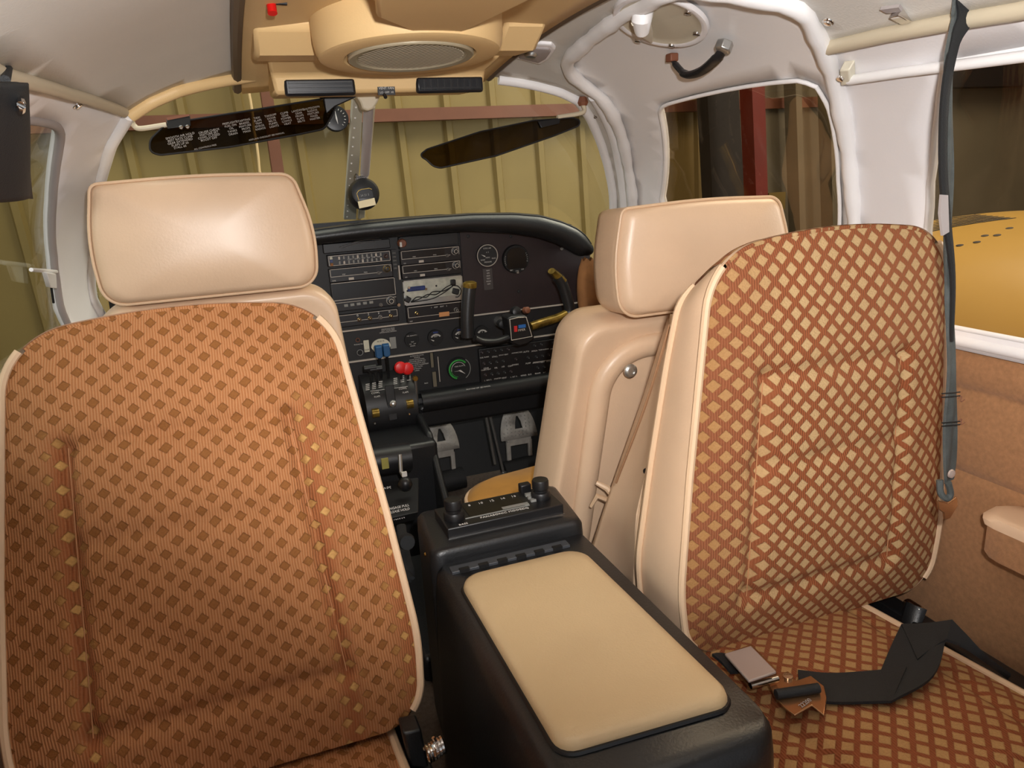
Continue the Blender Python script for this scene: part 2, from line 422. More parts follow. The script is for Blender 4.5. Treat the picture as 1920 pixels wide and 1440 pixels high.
# ==================================================================
#  THE HANGAR OUTSIDE
# ==================================================================
HY = 4.7
def hx(X, Z, tilt=2.0): return X-(Z-1.0)*tan(radians(tilt))
mb = MB()
xs = []; x = -7.0
while x < 6.2:
    xs += [(x, 0), (x+.235, 0), (x+.25, -.03), (x+.285, -.03)]; x += .30
for (a, da), (b, db) in zip(xs[:-1], xs[1:]):
    mb.add([(hx(a, -1), HY+da, -1), (hx(b, -1), HY+db, -1), (hx(b, 4), HY+db, 4), (hx(a, 4), HY+da, 4)], [(0, 1, 2, 3)])
structure('wall_back', mb, M['hwall'], 'yellow green ribbed steel hangar wall beyond the windshield', 'wall', smooth=False)
mb = MB(); mb.bx(-7, 3.9, HY-.12, HY-.035, 1.19, 1.26)
tag(build('steel_girt', mb, M['girt']), 'horizontal rust coloured steel beam running across the ribbed wall', 'beam')
def hpost(name, x0, x1, ytop, ybot, m, label, Y=HY-.2, depth=.12, cat='post'):
    a, b = onY(x0[0], ytop, Y), onY(x0[1], ybot, Y); c, d = onY(x1[0], ytop, Y), onY(x1[1], ybot, Y)
    def ext(p, q, z): t = (z-p[2])/(q[2]-p[2]); return p+(q-p)*t
    zt, zb = 3.6, -1.0
    q = [ext(a, b, zb), ext(c, d, zb), ext(c, d, zt), ext(a, b, zt)]
    mb = MB(); mb.prism(q, (0, depth, 0))
    return tag(build(name, mb, m, smooth=False), label, cat)
hpost('steel_post', (484, 512), (506, 534), 140, 330, M['girt'], 'rust coloured steel post against the ribbed wall above the left headrest', depth=.1, Y=HY-.26)
hpost('hangar_column', (1326, 1336), (1385, 1396), 170, 370, M['hdark'], 'wide dark column seen through the right front window', Y=HY-.4)
hpost('steel_post', (1410, 1418), (1434, 1440), 165, 370, M['hred'], 'dark red post seen through the right front window', Y=HY-.75)
hpost('wall_stud', (1492, 1500), (1503, 1511), 165, 420, M['hgrey'], 'pale vertical stud right of the dark red post', Y=HY-.3)
hpost('wall_stud', (1556, 1562), (1562, 1568), 165, 420, M['hgrey'], 'thin pale stud at the right edge of the front window view', Y=HY-.3)
a, b = onY(1440, 362, HY-.55), onY(1470, 392, HY-.55)
mb = MB(); mb.bx(a[0], b[0], HY-.56, HY-.54, b[2], a[2]); tag(build('wall_sign', mb, mat('dull_yellow_sign', '6e5a20', .6)), 'small dull yellow sign on a pole behind the right headrest', 'sign')
mb = MB(); mb.bx((a[0]+b[0])/2-.02, (a[0]+b[0])/2+.02, HY-.54, HY-.5, -1, b[2]+.02); build('sign_pole', mb, M['hdark'], bpy.data.objects['wall_sign'])
# darker inner partition to the right of the ribbed wall
p0 = onY(1333, 300, HY-.08)
mb = MB(); mb.bx(p0[0], 6.4, HY-.09, HY-.06, -1, 4)
structure('wall_partition', mb, M['hgrey'], 'dim brown hangar partition behind the posts at right', 'wall', smooth=False)
mb = MB(); mb.bx(6.3, 6.4, -3, HY, -1, 4)
structure('wall_far_right', mb, M['hbrown'], 'dim brown hangar wall beyond the yellow cowling', 'wall', smooth=False)
zt = onY(1850, 163, HY-.2)[2]
mb = MB(); mb.bx(4.6, 6.3, HY-.24, HY-.1, zt, 4)
tag(build('door_header', mb, M['blackm']), 'black header beam high on the right hangar wall', 'beam')
mb = MB(); mb.bx(-7.2, -7.1, -3, HY, -1, 4)
structure('wall_far_left', mb, M['hwall'], 'hangar wall on the left of the aircraft', 'wall', smooth=False)
mb = MB(); mb.bx(-7.2, 6.4, -3, HY, -1.1, -1.0)
structure('floor_hangar', mb, M['conc'], 'grey concrete hangar floor', 'floor', smooth=False)
rp = [onY(x, y, HY-.3) for x, y in ((478, 250), (484, 290), (489, 330))]
a = rp[0]+(rp[0]-rp[2])*8; b = rp[2]+(rp[2]-rp[0])*10
mb = MB(); mb.tube([a+(b-a)*i/60+np.array([.003*sin(i*2.2), 0, 0]) for i in range(61)], .007, 8)
tag(build('rope', mb, M['beige']), 'thin pale rope hanging beside the rust coloured post', 'rope')

# engine cowling beyond the right windows
cw = thing('engine_cowling', 'yellow engine nacelle cowling outside the right windows', 'cowling', (2.12, 1.4, 0))
def ck(Y): return sqrt(max(0, 1-((Y-1.7)/.8)**2))*1.0 if Y > 1.7 else 1-.10*((1.7-Y)/2.1)**1.5
def cowl(u, v):
    Y = -.4+2.9*u; th = pi*v; k = ck(Y)
    return (2.12-.80*k*cos(th), Y, .23+.43*k*max(sin(th), 0)**.75)
mb = MB(); mb.grid(cowl, 60, 48); build('nacelle_skin', mb, M['yellow'], cw, solid=-.01)
def cowlz(X, Y):
    k = max(ck(Y), .01)
    c = max(-1, min(1, (2.12-X)/(.80*k))); return .23+.43*k*max(sqrt(1-c*c), 0)**.75
def oncowl(x, y):
    d = ray(x, y); t = .8
    while t < 6:
        P = EYE+d*t
        if abs(P[0]-2.12) < .8 and P[1] < 2.49 and P[2] < cowlz(P[0], P[1]): return P
        t += .002
    return P
mb = MB()
for i in range(10):
    a = oncowl(1738+i*2.6, 436-i*3.6); b = oncowl(1905-i*11, 409-i*1.0)
    P = [a+(b-a)*k/10 for k in range(11)]; P = [(p[0], p[1], cowlz(p[0], p[1])+.001) for p in P]
    mb.tube(P, [.002]+[.0050]*9+[.002], 6, flat=.25, up=(0, 0, 1))
build('cooling_louvers', mb, M['blackm'], cw)
for x, y in ((1800, 460), (1847, 442), (1893, 428), (1832, 454), (1870, 441)):
    p = oncowl(x, y); mb = MB(); mb.lathe((p[0], p[1], p[2]-.004), (-.2, 0, 1), [(.010, 0), (.010, .005), (.006, .006)], 14); build('fastener', mb, M['hdark'], cw)

# ==================================================================
#  CABIN SHELL
# ==================================================================
YB = -.55                                             # aft end of what is built
def clampY(p): return p
wsR = [uvp(x, y) for x, y in ((935, 145), (1000, 155), (1050, 168), (1085, 185), (1106, 215), (1122, 250), (1136, 290), (1146, 330), (1152, 390))]
wsL = [uvp(x, y) for x, y in ((450, 140), (390, 150), (330, 165), (280, 186), (240, 212), (222, 240), (205, 270), (194, 305), (185, 340))]
uR = LT; 
wsR += [(LT+.0-.06, 1.74), (LT, 1.80)]
wsL += [uvp(176, 400), uvp(171, 470), uvp(172, 560), (-LT, 1.86)]
railL = [uvp(x, y) for x, y in ((0, 135), (60, 152), (120, 170), (180, 188), (228, 206))]
railR = [uvp(x, y) for x, y in ((1553, 85), (1660, 60), (1773, 37), (1918, 13))]
tubeF = [(1215, 0), (1190, 10), (1130, 50), (1085, 88), (1066, 108), (1068, 128), (1090, 150), (1130, 182), (1152, 215), (1168, 255), (1180, 310), (1188, 360), (1191, 400)]
tubeA = [(1612, 470), (1607, 425), (1600, 330), (1585, 220), (1560, 120), (1530, 50), (1480, 0)]
tF = [uvp(*p) for p in tubeF]; tA = [uvp(*p) for p in tubeA]
uTop = min(tF[0][0], tA[-1][0])-.012
doorPoly = [(LT+.02, 1.66)]+tF[::-1]+[(uTop, tF[0][1]-.03), (uTop, tA[-1][1]+.03)]+tA[::-1]+[(LT+.02, tA[0][1]+.01)]
# ceiling + right front pillar (one headliner), with the door cut out
ceil = [(-.62+LT*0-.0, YB)]
uRL, uRR = railL[0][0], railR[-1][0]
wsTop = [(0, 1.385)]
outer = [(uRL-.01, YB)]+[(uRL-.01, .6)]+railL[:]+[(p[0], p[1]) for p in wsL[4::-1]]+wsTop+wsR+[(LT+.02, 1.80), (LT+.02, 1.655)]+tF[::-1]+[(uTop, tF[0][1]-.03), (uTop, tA[-1][1]+.03)]+tA[:1:-1][:4]+[railR[0]]+railR[1:]+[(uRR, YB)]
structure_ceiling = surf_piece('ceiling', outer, [], M['head'], 'grey cloth headliner overhead')
# left wall above the sill
pw = fillet([(-(LT-.455), 1.11, .05), (-(LT-.455), .62, .05), (-(LT-.04), .62, .05), (-(LT-.04), 1.60, .04)], 6)
pw = [uvp(x, y) for x, y in ((20, 224), (60, 226), (95, 232), (110, 240), (115, 256), (110, 285), (104, 330), (100, 380), (98, 430), (102, 480), (108, 530), (116, 580))]
pw = pw+[(-(LT-.04), 1.60), (-(LT-.03), .60), (pw[0][0], .60)]
outerL = [(uRL-.01, YB), (uRL-.01, .6)]+railL+wsL[4:]+[(-(LT-.0), YB)]
surf_piece('wall_left', outerL, [pw], M['white'], 'white vinyl trim around the left window and front pillar', cat='wall')
# right wall aft of the door
w2 = [uvp(x, y) for x, y in ((1762, 118), (1768, 128), (1760, 180), (1752, 250), (1740, 350), (1735, 440), (1736, 520), (1748, 606))]
w2 = [(w2[0][0]-.0, w2[0][1])]+w2[1:]+[(LT-.03, .10), (w2[0][0], .10)]
outerR = [railR[0]]+tA[::-1][3:]+[(LT, tA[0][1]+.01), (LT, YB), (uRR, YB)]+railR[::-1][:-1]
outerR = [railR[0]]+[p for p in tA[::-1] if p[0] > railR[0][0]+.01]+[(LT-.0, tA[0][1]+.01), (LT, YB), (uRR, YB)]+railR[::-1][:-1]
surf_piece('wall_right', outerR, [w2], M['white'], 'white vinyl pillar and trim around the right middle window', cat='wall')
# door and its window
dw = [uvp(x, y) for x, y in ((1236, 212), (1240, 202), (1252, 196), (1300, 183), (1350, 172), (1400, 163), (1450, 156), (1500, 152), (1530, 164), (1552, 200), (1566, 270), (1571, 340), (1573, 430))]
dw = dw+[(LT-.04, dw[-1][1]), (LT-.04, 1.50), uvp(1238, 375)]
door = thing('door_1', 'white cabin door on the right with a tinted window', 'door', (.64, 1.2, .6), kind='structure')
surf_piece('door_panel', doorPoly, [dw], M['white_s'], '', inset=-.004, parent=door)
def pane(name, poly, m, label, inset=-.012, parent=None):
    o = surf_piece(name, poly, [], m, label, step=.05, inset=inset, thick=.003, parent=parent)
    return o
def grow(poly, k):
    c = np.mean(np.array(poly), 0); return [tuple(c+(np.array(p)-c)*k) for p in poly]
tag(pane('window_1', grow(dw, 1.03), M['tint'], 'tinted pane of the right front cabin window', parent=None), None, 'window')
tag(pane('window_2', grow(w2, 1.03), M['tint'], 'tinted pane of the right middle cabin window'), None, 'window')
tag(pane('window_3', grow(pw, 1.03), M['clear'], 'clear pane of the left front cabin window'), None, 'window')
# window edge beads
def bead(name, poly, m, r, label, inset=.002, closed=True, parent=None, wrinkle=0, n=12, cat='structure'):
    pl = list(poly)
    P = [SP(p[0], p[1], inset) for p in (resample(pl, 120) if closed else resample_open(pl, 90))]
    rr = [r*(1+wrinkle*(sin(i*.9)*.4+sin(i*2.3+1)*.35+.3*sin(i*.37))) for i in range(len(P))]
    mb = MB(); mb.tube(P, rr, n, closed=closed)
    if parent is not None: return build(name, mb, m, parent)
    return tag(build(name, mb, m), label, cat, None, 'structure')
def resample_open(pts, n):
    P = np.array(pts, float); d = np.linalg.norm(np.diff(P, axis=0), axis=1); s = np.concatenate([[0], np.cumsum(d)]); t = np.linspace(0, s[-1], n)
    return np.stack([np.interp(t, s, P[:, i]) for i in range(P.shape[1])], 1)
bead('window_bead', dw, M['white_s'], .0032, '', -.001, parent=door)
bead('trim_1', w2, M['white_s'], .0035, 'white bead around the right middle window', -.001, cat='trim')
bead('trim_2', pw, M['ltgrey'], .006, 'grey rubber bead around the left window', -.001, cat='trim')
seal = [(LT-.10, 1.60)]+tF[::-1]+[(uTop+.012, (tF[0][1]+tA[-1][1])/2)]+tA[::-1]+[(LT-.02, tA[0][1]+.004)]
bead('trim_3', spline([np.array(p) for p in seal], 4), M['white_s'], .0118, 'padded white vinyl door seal arching around the right door', .004, closed=False, wrinkle=.22, cat='trim')
# roof rails
bead('trim_4', [(uRL, YB), (uRL, .6)]+railL, M['beige_rail'], .0075, 'beige rail along the left edge of the headliner', .003, closed=False, cat='trim')
bead('trim_5', railR+[(uRR, YB)], M['beige_rail'], .0095, 'beige rail along the right edge of the headliner', .003, closed=False, cat='trim')
# windshield header: beige on the left, white on the right
hl = [(0.0, 1.385)]+wsL[:5]
bead('trim_6', hl, M['beige'], .010, 'beige header moulding over the left windshield', .004, closed=False, cat='trim')
bead('trim_7', wsL[4:], M['white_s'], .010, 'white edge of the left windshield pillar', .002, closed=False, cat='trim')
bead('trim_8', wsR, M['white_s'], .010, 'white edge trim around the right windshield', .003, closed=False, cat='trim')
rid = [uvp(x, y) for x, y in ((1112, 182), (1134, 220), (1150, 260), (1160, 310), (1166, 350), (1170, 400))]
bead('trim_9', rid, M['white_s'], .010, 'raised white rib on the right front pillar', -.002, closed=False, cat='trim')
# windshield glass, two halves
wsb = MB()
def wbase(u):
    s = u/ (LT*1.0); return np.array([CX+.60*s, 2.22-.40*abs(s)**2.2, .74-.08*abs(s)**3])
for nm, e, lab in (('window_4', [(0, 1.385)]+wsL, 'clear left half of the windshield'), ('window_5', [(0, 1.385)]+wsR, 'clear right half of the windshield')):
    E2 = resample_open(e, 40); mb = MB()
    A = [SP(p[0], p[1], -.004) for p in E2]; B = [wbase(p[0]) for p in E2]
    def g(i, j):
        a, b = A[int(round(i*39))], B[int(round(i*39))]; q = a+(b-a)*j; q = q+np.array([0, .03, .05])*sin(pi*j); return q
    mb.grid(g, 39, 12)
    structure(nm, mb, M['glass'], lab, 'window')
# centre post of the windshield
post = thing('windshield_post', 'aluminium windshield centre post with a row of rivets', 'post', (-.01, 2.0, .74), kind=None)
yp = 1.78
a, b = onY(652, 412, yp+.2), SP(-.012, 1.40, -.01)
L0, L1 = onY(645, 412, 1.98), onY(661, 185, 1.42); R0_, R1_ = onY(668, 412, 1.98), onY(682, 185, 1.42)
mb = MB(); mb.prism([L0, R0_, R1_, L1], (0, .012, .006)); build('post_strip', mb, M['paper_grey2'], post, bevel=.002)
for i in range(15):
    p = L0+(L1-L0)*(i+.5)/15*.98+np.array([.007, -.002, 0]); mb = MB(); mb.lathe(p, (0, -1, .4), [(.0022, 0), (.0018, .0015), (.0006, .0022)], 10); build('rivet', mb, M['print'], post)
L0, L1 = onY(672, 412, 1.96), onY(690, 185, 1.41); mb = MB(); q0, q1 = onY(684, 408, 1.96), onY(702, 185, 1.41); mb.prism([L0, q0, q1, L1], (0, .012, .006)); build('inner_post', mb, M['beige_rail'], post, bevel=.002)

# lower side walls, floor, firewall
def lowwall(side):
    def f(u, v):
        Y = YB+(2.15-YB)*u; z = .02+(.60-.02)*v
        g = 0
        for zs in (.54, .417): g += .006*math.exp(-((z-zs)/.006)**2)
        puff = 0
        for z0, z1 in ((.02, .417), (.417, .54), (.54, .6)):
            if z0 <= z <= z1: puff = .006*sin(pi*(z-z0)/(z1-z0))
        return (CX+side*(hw(Y)+.012-puff+g*.5), Y, z)
    mb = MB(); mb.grid(f, 40, 130); return mb
structure('wall_right_lower', lowwall(1), M['wall_fab'], 'brown cloth side panel with horizontal seams below the right window', 'wall')
structure('wall_left_lower', lowwall(-1), M['wall_fab'], 'brown cloth side panel below the left window', 'wall')
mb = MB(); mb.tube([SP(LT-.012, Y, -.004) for Y in np.linspace(YB, tA[0][1]-.04, 40)], .009, 10)
tag(build('trim_10', mb, M['white_s']), 'white sill strip under the right middle window', 'trim', None, 'structure')
mb = MB(); mb.bx(CX-.64, CX+.64, YB, 2.2, -.03, 0); structure('floor', mb, M['carpet'], 'dusty brown cabin floor carpet', 'floor', smooth=False)
mb = MB(); mb.prism([(CX-.60, 2.02, 0), (CX-.60, 2.19, .0), (CX-.60, 2.19, .30)], (1.17, 0, 0)); structure('trim_11', mb, M['blackm'], 'black sloped board added to darken the footwell', 'trim', smooth=False)  # black board added to stand in for the dark behind the pedals
mb = MB(); mb.bx(CX-.62, CX+.62, 2.2, 2.22, -.03, .70); structure('wall_front', mb, M['blackm'], 'black firewall behind the pedals', 'wall', smooth=False)
# ==================================================================
#  SEATS
# ==================================================================
def seat_outline(w0=.224, w1=.184, H=.55, rb=.055, rt=.085, n=300):
    cs = [(-w0+.012, 0, rb), (w0-.012, 0, rb), (w0, .10, .3), (w0-.012, .26, .6), (w1, H-.01, rt), (0, H+.012, 1.2), (-w1, H-.01, rt), (-w0+.012, .26, .6), (-w0, .10, .3)]
    return resample(fillet(cs, 10), n)
def frame_fn(org, lean, yaw=0):
    """local (u, depth, v) -> world; lean tilts the top forward (+Y)"""
    R = Matrix.Rotation(yaw, 3, 'Z') @ Matrix.Rotation(-lean, 3, 'X'); o = Vector(org)
    return lambda u, d, v: tuple(o+R @ Vector((u, d, v)))
def segd(u, v, a, b):
    ax, ay = a; bx, by = b; dx, dy = bx-ax, by-ay; t = max(0, min(1, ((u-ax)*dx+(v-ay)*dy)/(dx*dx+dy*dy+1e-12)))
    return math.hypot(u-ax-dx*t, v-ay-dy*t)
def cushion_face(name, ol, F, mat_, parent, bulge, grooves, rings=64, wr=0):
    c = ol.mean(0); mb = MB(); uv = []; V = []; n = len(ol)
    rs = [1-(i/rings)**1.15 for i in range(rings)]+[0.0]
    for r in rs:
        for p in (ol if r > 0 else [c]):
            q = c+(p-c)*r; h = bulge*(1-r**3.2)
            for (a, b, dep, wd) in grooves: h -= dep*math.exp(-(segd(q[0], q[1], a, b)/wd)**2)
            h += wr*sin(q[0]*60+sin(q[1]*35)*2)*sin(q[1]*28)*(1-r**6)
            V.append(F(q[0], -h, q[1])); uv.append((q[0], q[1]))
    Fc = []
    for i in range(rings-1):
        for k in range(n): Fc.append((i*n+k, i*n+(k+1) % n, (i+1)*n+(k+1) % n, (i+1)*n+k))
    i = rings-1
    for k in range(n): Fc.append((i*n+k, i*n+(k+1) % n, rings*n))
    mb.add(V, Fc); return build(name, mb, mat_, parent, uv=uv, angle=80)
def boxing(name, ol, F, prof, m, parent, cap=True):
    c = ol.mean(0); mb = MB(); mb.loft([[F((c+(p-c)*s)[0], d, (c+(p-c)*s)[1]) for p in ol] for (s, d) in prof], cap0=False, cap1=cap)
    return build(name, mb, m, parent, angle=60)
def pipe(name, ol, F, r, d, m, parent, s=1.0):
    c = ol.mean(0); mb = MB(); mb.tube([F((c+(p-c)*s)[0], d, (c+(p-c)*s)[1]) for p in ol], r, 8, closed=True); return build(name, mb, m, parent)

OL = seat_outline()
OLR = OL.copy()
def middle_seat(name, label, org, lean, fab, grooves, cush, base, H=.55):
    t = thing(name, label, 'seat', base, 'rear facing cloth seats in the middle row')
    F0 = frame_fn(org, lean)
    F = lambda u, d, v: F0(u, d*(1.4-1.45*v) if d > 0 else d, v-.36*max(d, 0)*max(0, min(1, (v-.38)/.15))**1.5)
    cushion_face('backrest', OL*.99, F, fab, t, .034, grooves, wr=.0014)
    c0 = OL.mean(0); ix0, ix1 = int(np.argmin(OL[:, 1]+np.abs(OL[:, 0]))), int(np.argmin(np.abs(OL[:, 0])+(OL[:, 1] < H/2)*9))
    tp = [p for p in np.roll(OL, -ix0, axis=0) if p[1] > H-.030 and abs(p[0]) < .168]
    bt = [p for p in np.roll(OL, -ix1, axis=0) if p[1] < .03 and abs(p[0]) < .200]
    for sgn in (-1, 1):
        sid = [p for p in OL if p[0]*sgn > 0 and not (p[1] > H-.028 and abs(p[0]) < .166) and p[1] > .014]; sid.sort(key=lambda p: p[1]+.25*(abs(p[0]) < .17)*(p[1] > .4)*(.2-abs(p[0])))
        mb = MB(); mb.tube([F(p[0], 0, p[1]) for p in sid], .0050, 8); build('piping', mb, M['piping'], t)
        mb = MB(); mb.tube([F(p[0]*1.012, .085, p[1]) for p in sid], .0045, 8); build('rear_piping', mb, M['piping'], t)
    for nm_, sel in (('backrest_top', tp), ('backrest_bottom', bt)):
        mb = MB(); uv = []; rg = [(.970, .004), (.990, .0002), (.997, .0012), (1.004, .005), (1.013, .012), (1.022, .03), (1.022, .06), (1.016, .09), (.99, .108), (.93, .114)]
        mb.loft([[F((c0+(p-c0)*s_)[0], d_, (c0+(p-c0)*s_)[1]) for p in sel] for s_, d_ in rg], cap0=False, cap1=False, closed=False)
        for s_, d_ in rg: uv += [(p[0], p[1]+(1 if nm_ == 'backrest_top' else -1)*max(d_, 0)) for p in sel]
        build(nm_, mb, fab, t, uv=uv, angle=80)
    for (ga, gb_, dep, wd2) in grooves[:2]:
        mb = MB(); P_ = [np.array(ga)+(np.array(gb_)-np.array(ga))*k/30 for k in range(31)]
        hgt = lambda q: .034*(1-(np.linalg.norm(q-c0)/.27)**3.2)*1.0-dep
        mb.tube([F(q[0], -(.034*.86-dep)+.0012, q[1]) for q in P_], .0007, 5); build('seam_stitch', mb, M['stitch'], t)
    boxing('backrest_side', OL, F, [(1.0, 0), (1.012, .012), (1.016, .04), (1.01, .065), (1.0, .09), (.97, .105), (.8, .115)], M['leather'], t)
    return t, F
def grooves_for(dv=0):
    return [((-.138, .085), (-.128, .40), .014, .007), ((.132, .085), (.112, .40), .014, .007), ((-.128, .40), (.112, .40), .008, .010),
            ((-.13, .29), (.118, .29), .005, .012), ((-.138, .085), (.132, .085), .009, .012)]
lean_l = atan2(.225, .5)
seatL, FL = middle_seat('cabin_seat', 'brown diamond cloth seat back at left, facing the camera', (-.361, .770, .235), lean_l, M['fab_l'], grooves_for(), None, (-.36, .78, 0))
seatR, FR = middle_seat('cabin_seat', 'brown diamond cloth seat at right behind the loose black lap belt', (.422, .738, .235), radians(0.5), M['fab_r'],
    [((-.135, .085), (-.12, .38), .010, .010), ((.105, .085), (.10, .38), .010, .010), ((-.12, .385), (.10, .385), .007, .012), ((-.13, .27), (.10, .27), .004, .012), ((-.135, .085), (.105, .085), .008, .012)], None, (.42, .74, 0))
# seat cushions (they run towards the camera)
def cushion(t, cx, y0, y1, w0, w1, z, fab):
    cs = [(cx-w0, y0, .03), (cx+w0, y0, .03), (cx+w1, y1, .06), (cx-w1, y1, .06)]
    ol = resample(fillet(cs, 8), 240); c = ol.mean(0); V = []; uv = []; rings = 46; n = len(ol)
    for i in range(rings+1):
        r = 1-(i/rings)
        for p in (ol if i < rings else [c]):
            q = c+(p-c)*r; h = .022*(1-r**3)
            for g in ((-.12,), (.12,)): h -= .006*math.exp(-((q[0]-cx-g[0])/.009)**2)
            for gy in (y1+.16,): h -= .006*math.exp(-((q[1]-gy)/.010)**2)
            V.append((q[0], q[1], z+h)); uv.append((q[0], q[1]))
    Fc = []
    for i in range(rings-1):
        for k in range(n): Fc.append((i*n+k, i*n+(k+1) % n, (i+1)*n+(k+1) % n, (i+1)*n+k))
    for k in range(n): Fc.append(((rings-1)*n+k, (rings-1)*n+(k+1) % n, rings*n))
    mb = MB(); mb.add(V, Fc); build('seat_cushion', mb, fab, t, uv=uv, angle=80)
    mb = MB(); mb.tube([(p[0], p[1], z) for p in ol], .006, 8, closed=True); build('cushion_piping', mb, M['piping'], t)
    mb = MB(); mb.loft([[((c+(p-c)*s)[0], (c+(p-c)*s)[1], zz) for p in ol] for s, zz in ((1, z), (1.012, z-.02), (1.012, z-.06), (1, z-.09), (.97, z-.10))]); build('cushion_side', mb, M['leather'], t)
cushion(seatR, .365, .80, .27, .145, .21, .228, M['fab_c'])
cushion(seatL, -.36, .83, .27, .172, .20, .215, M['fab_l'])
def seat_base(t, cx, y0, y1, w, z):
    for sx in (-1, 1):
        mb = MB(); mb.bx(cx+sx*w-.016, cx+sx*w+.016, y0, y1, .05, z); build('side_frame', mb, M['blackv'], t, bevel=.003)
        for y in (y0+.05, y1-.05):
            mb = MB(); mb.bx(cx+sx*w-.012, cx+sx*w+.012, y-.015, y+.015, 0.0, .06); build('leg', mb, M['blackm'], t, bevel=.002)
seat_base(seatL, -.36, .36, .83, .195, .20)
seat_base(seatR, .40, .36, .83, .20, .20)
# hinge frame showing beside the right seat cushion
a = onY(1655, 1150, .76); b = onY(1700, 1160, .76)
mb = MB()
mb.tube([onX(1718, 1135, .60), onX(1700, 1190, .58), onX(1730, 1260, .56)], .016, 8, flat=.5)
mb.tube([onY(1665, 1125, .79), onY(1690, 1175, .74)], .010, 8); build('recliner_bracket', mb, M['blackv'], seatR)
mb = MB(); p = onX(1712, 1150, .60); mb.box(p, (.012, .03, .035)); build('recliner_stop', mb, M['chrome'], seatR, bevel=.003)
# chrome recline spring and bracket beside the left seat
mb = MB()
p0, p1 = onY(800, 1415, .70), onY(832, 1395, .70)
cl = []
for i in range(90):
    t_ = i/89; a_ = 2*pi*6*t_; ax = p1-p0; cl.append(p0+ax*t_+np.array([0, .009*cos(a_), .009*sin(a_)]))
mb.tube(cl, .0022, 6); build('recline_spring', mb, M['chrome'], seatL)
mb = MB(); mb.tube([onY(812, 1383, .70), onY(824, 1402, .70)], [.002, .004], 8); build('spring_pin', mb, M['chrome'], seatL)
mb = MB(); q = [onY(x, y, .735) for x, y in ((755, 1375), (790, 1368), (805, 1440), (770, 1440))]; mb.prism(q, (0, .03, 0)); build('recliner_bracket', mb, M['blackv'], seatL, bevel=.003)

# ---- front seats (backs and headrests seen from behind)
def headrest(parent, c, w, h, T, lean, flare=.0):
    F = frame_fn(c, lean)
    cs = [(-w/2+.004, 0, .035), (w/2-.004, 0, .035), (w/2+flare, h*.5, .5), (w/2-.022, h, .026), (0, h+.006, 2), (-w/2+.014, h, .014), (-w/2-flare, h*.5, .5)]
    ol = resample(fillet(cs, 8), 200); cc = ol.mean(0); mb = MB(); rings = []
    prof = [(r_, .004-.020*(1-r_**3)) for r_ in (.01, .1, .2, .3, .4, .5, .6, .7, .8, .87, .92)]+[(.955, .006), (.985, .013), (.997, .021), (1.0, .03), (1.0, T*.5), (1.0, T-.03), (.98, T-.012), (.9, T), (.4, T+.004), (.02, T+.004)]
    for s, d in prof: rings.append([F((cc+(p-cc)*s)[0], d, (cc+(p-cc)*s)[1]) for p in ol])
    mb.loft(rings); o = build('headrest', mb, M['leather'], parent, angle=80)
    pipe('headrest_piping', ol, F, .0024, .012, M['piping'], o, 1.0)
    return o
def front_seat(label, cx, Yt, ztop, Yb, zb, w0, w1):
    H = sqrt((ztop-zb)**2+(Yt-Yb)**2); lean = atan2(Yt-Yb, ztop-zb)
    t = thing('front_seat', label, 'seat', (cx, Yb, 0), 'cream leather front seats')
    F = frame_fn((cx, Yb, zb), lean); ol = resample(fillet([(-w0, 0, .05), (w0, 0, .05), (w1, H, .055), (-w1, H, .055)], 10), 260)
    # padded outer body
    prof = [(.93, .004), (.96, .001), (.985, .004), (1.0, .014), (1.012, .035), (1.012, .08), (1.0, .10), (.95, .12), (.8, .13)]
    c = ol.mean(0); mb = MB(); mb.loft([[F((c+(p-c)*s)[0], d, (c+(p-c)*s)[1]) for p in ol] for s, d in prof], cap0=True)
    build('backrest', mb, M['leather'], t, angle=60)
    # rounded frame roll on the back
    ins = [(-w0+.075, .02, .02), (w0-.075, .02, .02), (w1-.045, H-.05, .09), (-w1+.045, H-.05, .09)]
    io = resample(fillet(ins, 12), 160)
    mb = MB(); mb.tube([F(p[0], .004, p[1]) for p in io], .021, 12, closed=True, flat=.75); build('frame_roll', mb, M['leather'], t)
    c2 = io.mean(0); mb = MB(); mb.loft([[F((c2+(p-c2)*s)[0], d, (c2+(p-c2)*s)[1]) for p in io] for s, d in ((.97, .0), (.7, -.004), (.3, -.005), (.02, -.005))], cap0=False)
    build('back_panel', mb, M['leather'], t)
    pipe('seam', ol, F, .003, .006, M['leather_dark'], t, .965)
    # cushion
    mb = MB(); cs = [(cx-.2, Yb+.06, .03), (cx+.2, Yb+.06, .03), (cx+.2, Yb+.50, .07), (cx-.2, Yb+.50, .07)]; o2 = resample(fillet(cs, 10), 160); cc = o2.mean(0)
    mb.loft([[((cc+(p-cc)*s)[0], (cc+(p-cc)*s)[1], z) for p in o2] for s, z in ((.95, .10), (1, .12), (1.01, .2), (1, .25), (.97, .265), (.85, .275), (.02, .28))])
    return t, F, mb
pil, FP, cb = front_seat('cream leather seat back at left, mostly hidden behind the nearest cloth seat', -.318, 1.335, .70, 1.33, .16, .235, .19)
build('seat_cushion', cb, M['mustard'], pil, angle=60)
headrest(pil, (-.320, 1.31, .708), .337, .187, .10, radians(4), .004)
cop, FC, _cb = front_seat('cream leather seat back at right with rounded frame roll and a round stud', .418, 1.10, .622, 1.18, .10, .250, .178)
mb = MB(); pts = [onZ(x, y, .235) for x, y in ((868, 940), (872, 925), (900, 908), (950, 896), (1000, 889), (1040, 884))]
cs = [(pts[0][0], pts[0][1]-.06, .02), (pts[0][0]+.40, pts[0][1]-.06, .02), (pts[0][0]+.42, pts[-1][1]+.08, .09), (pts[0][0]+.02, pts[-1][1]+.02, .10)]
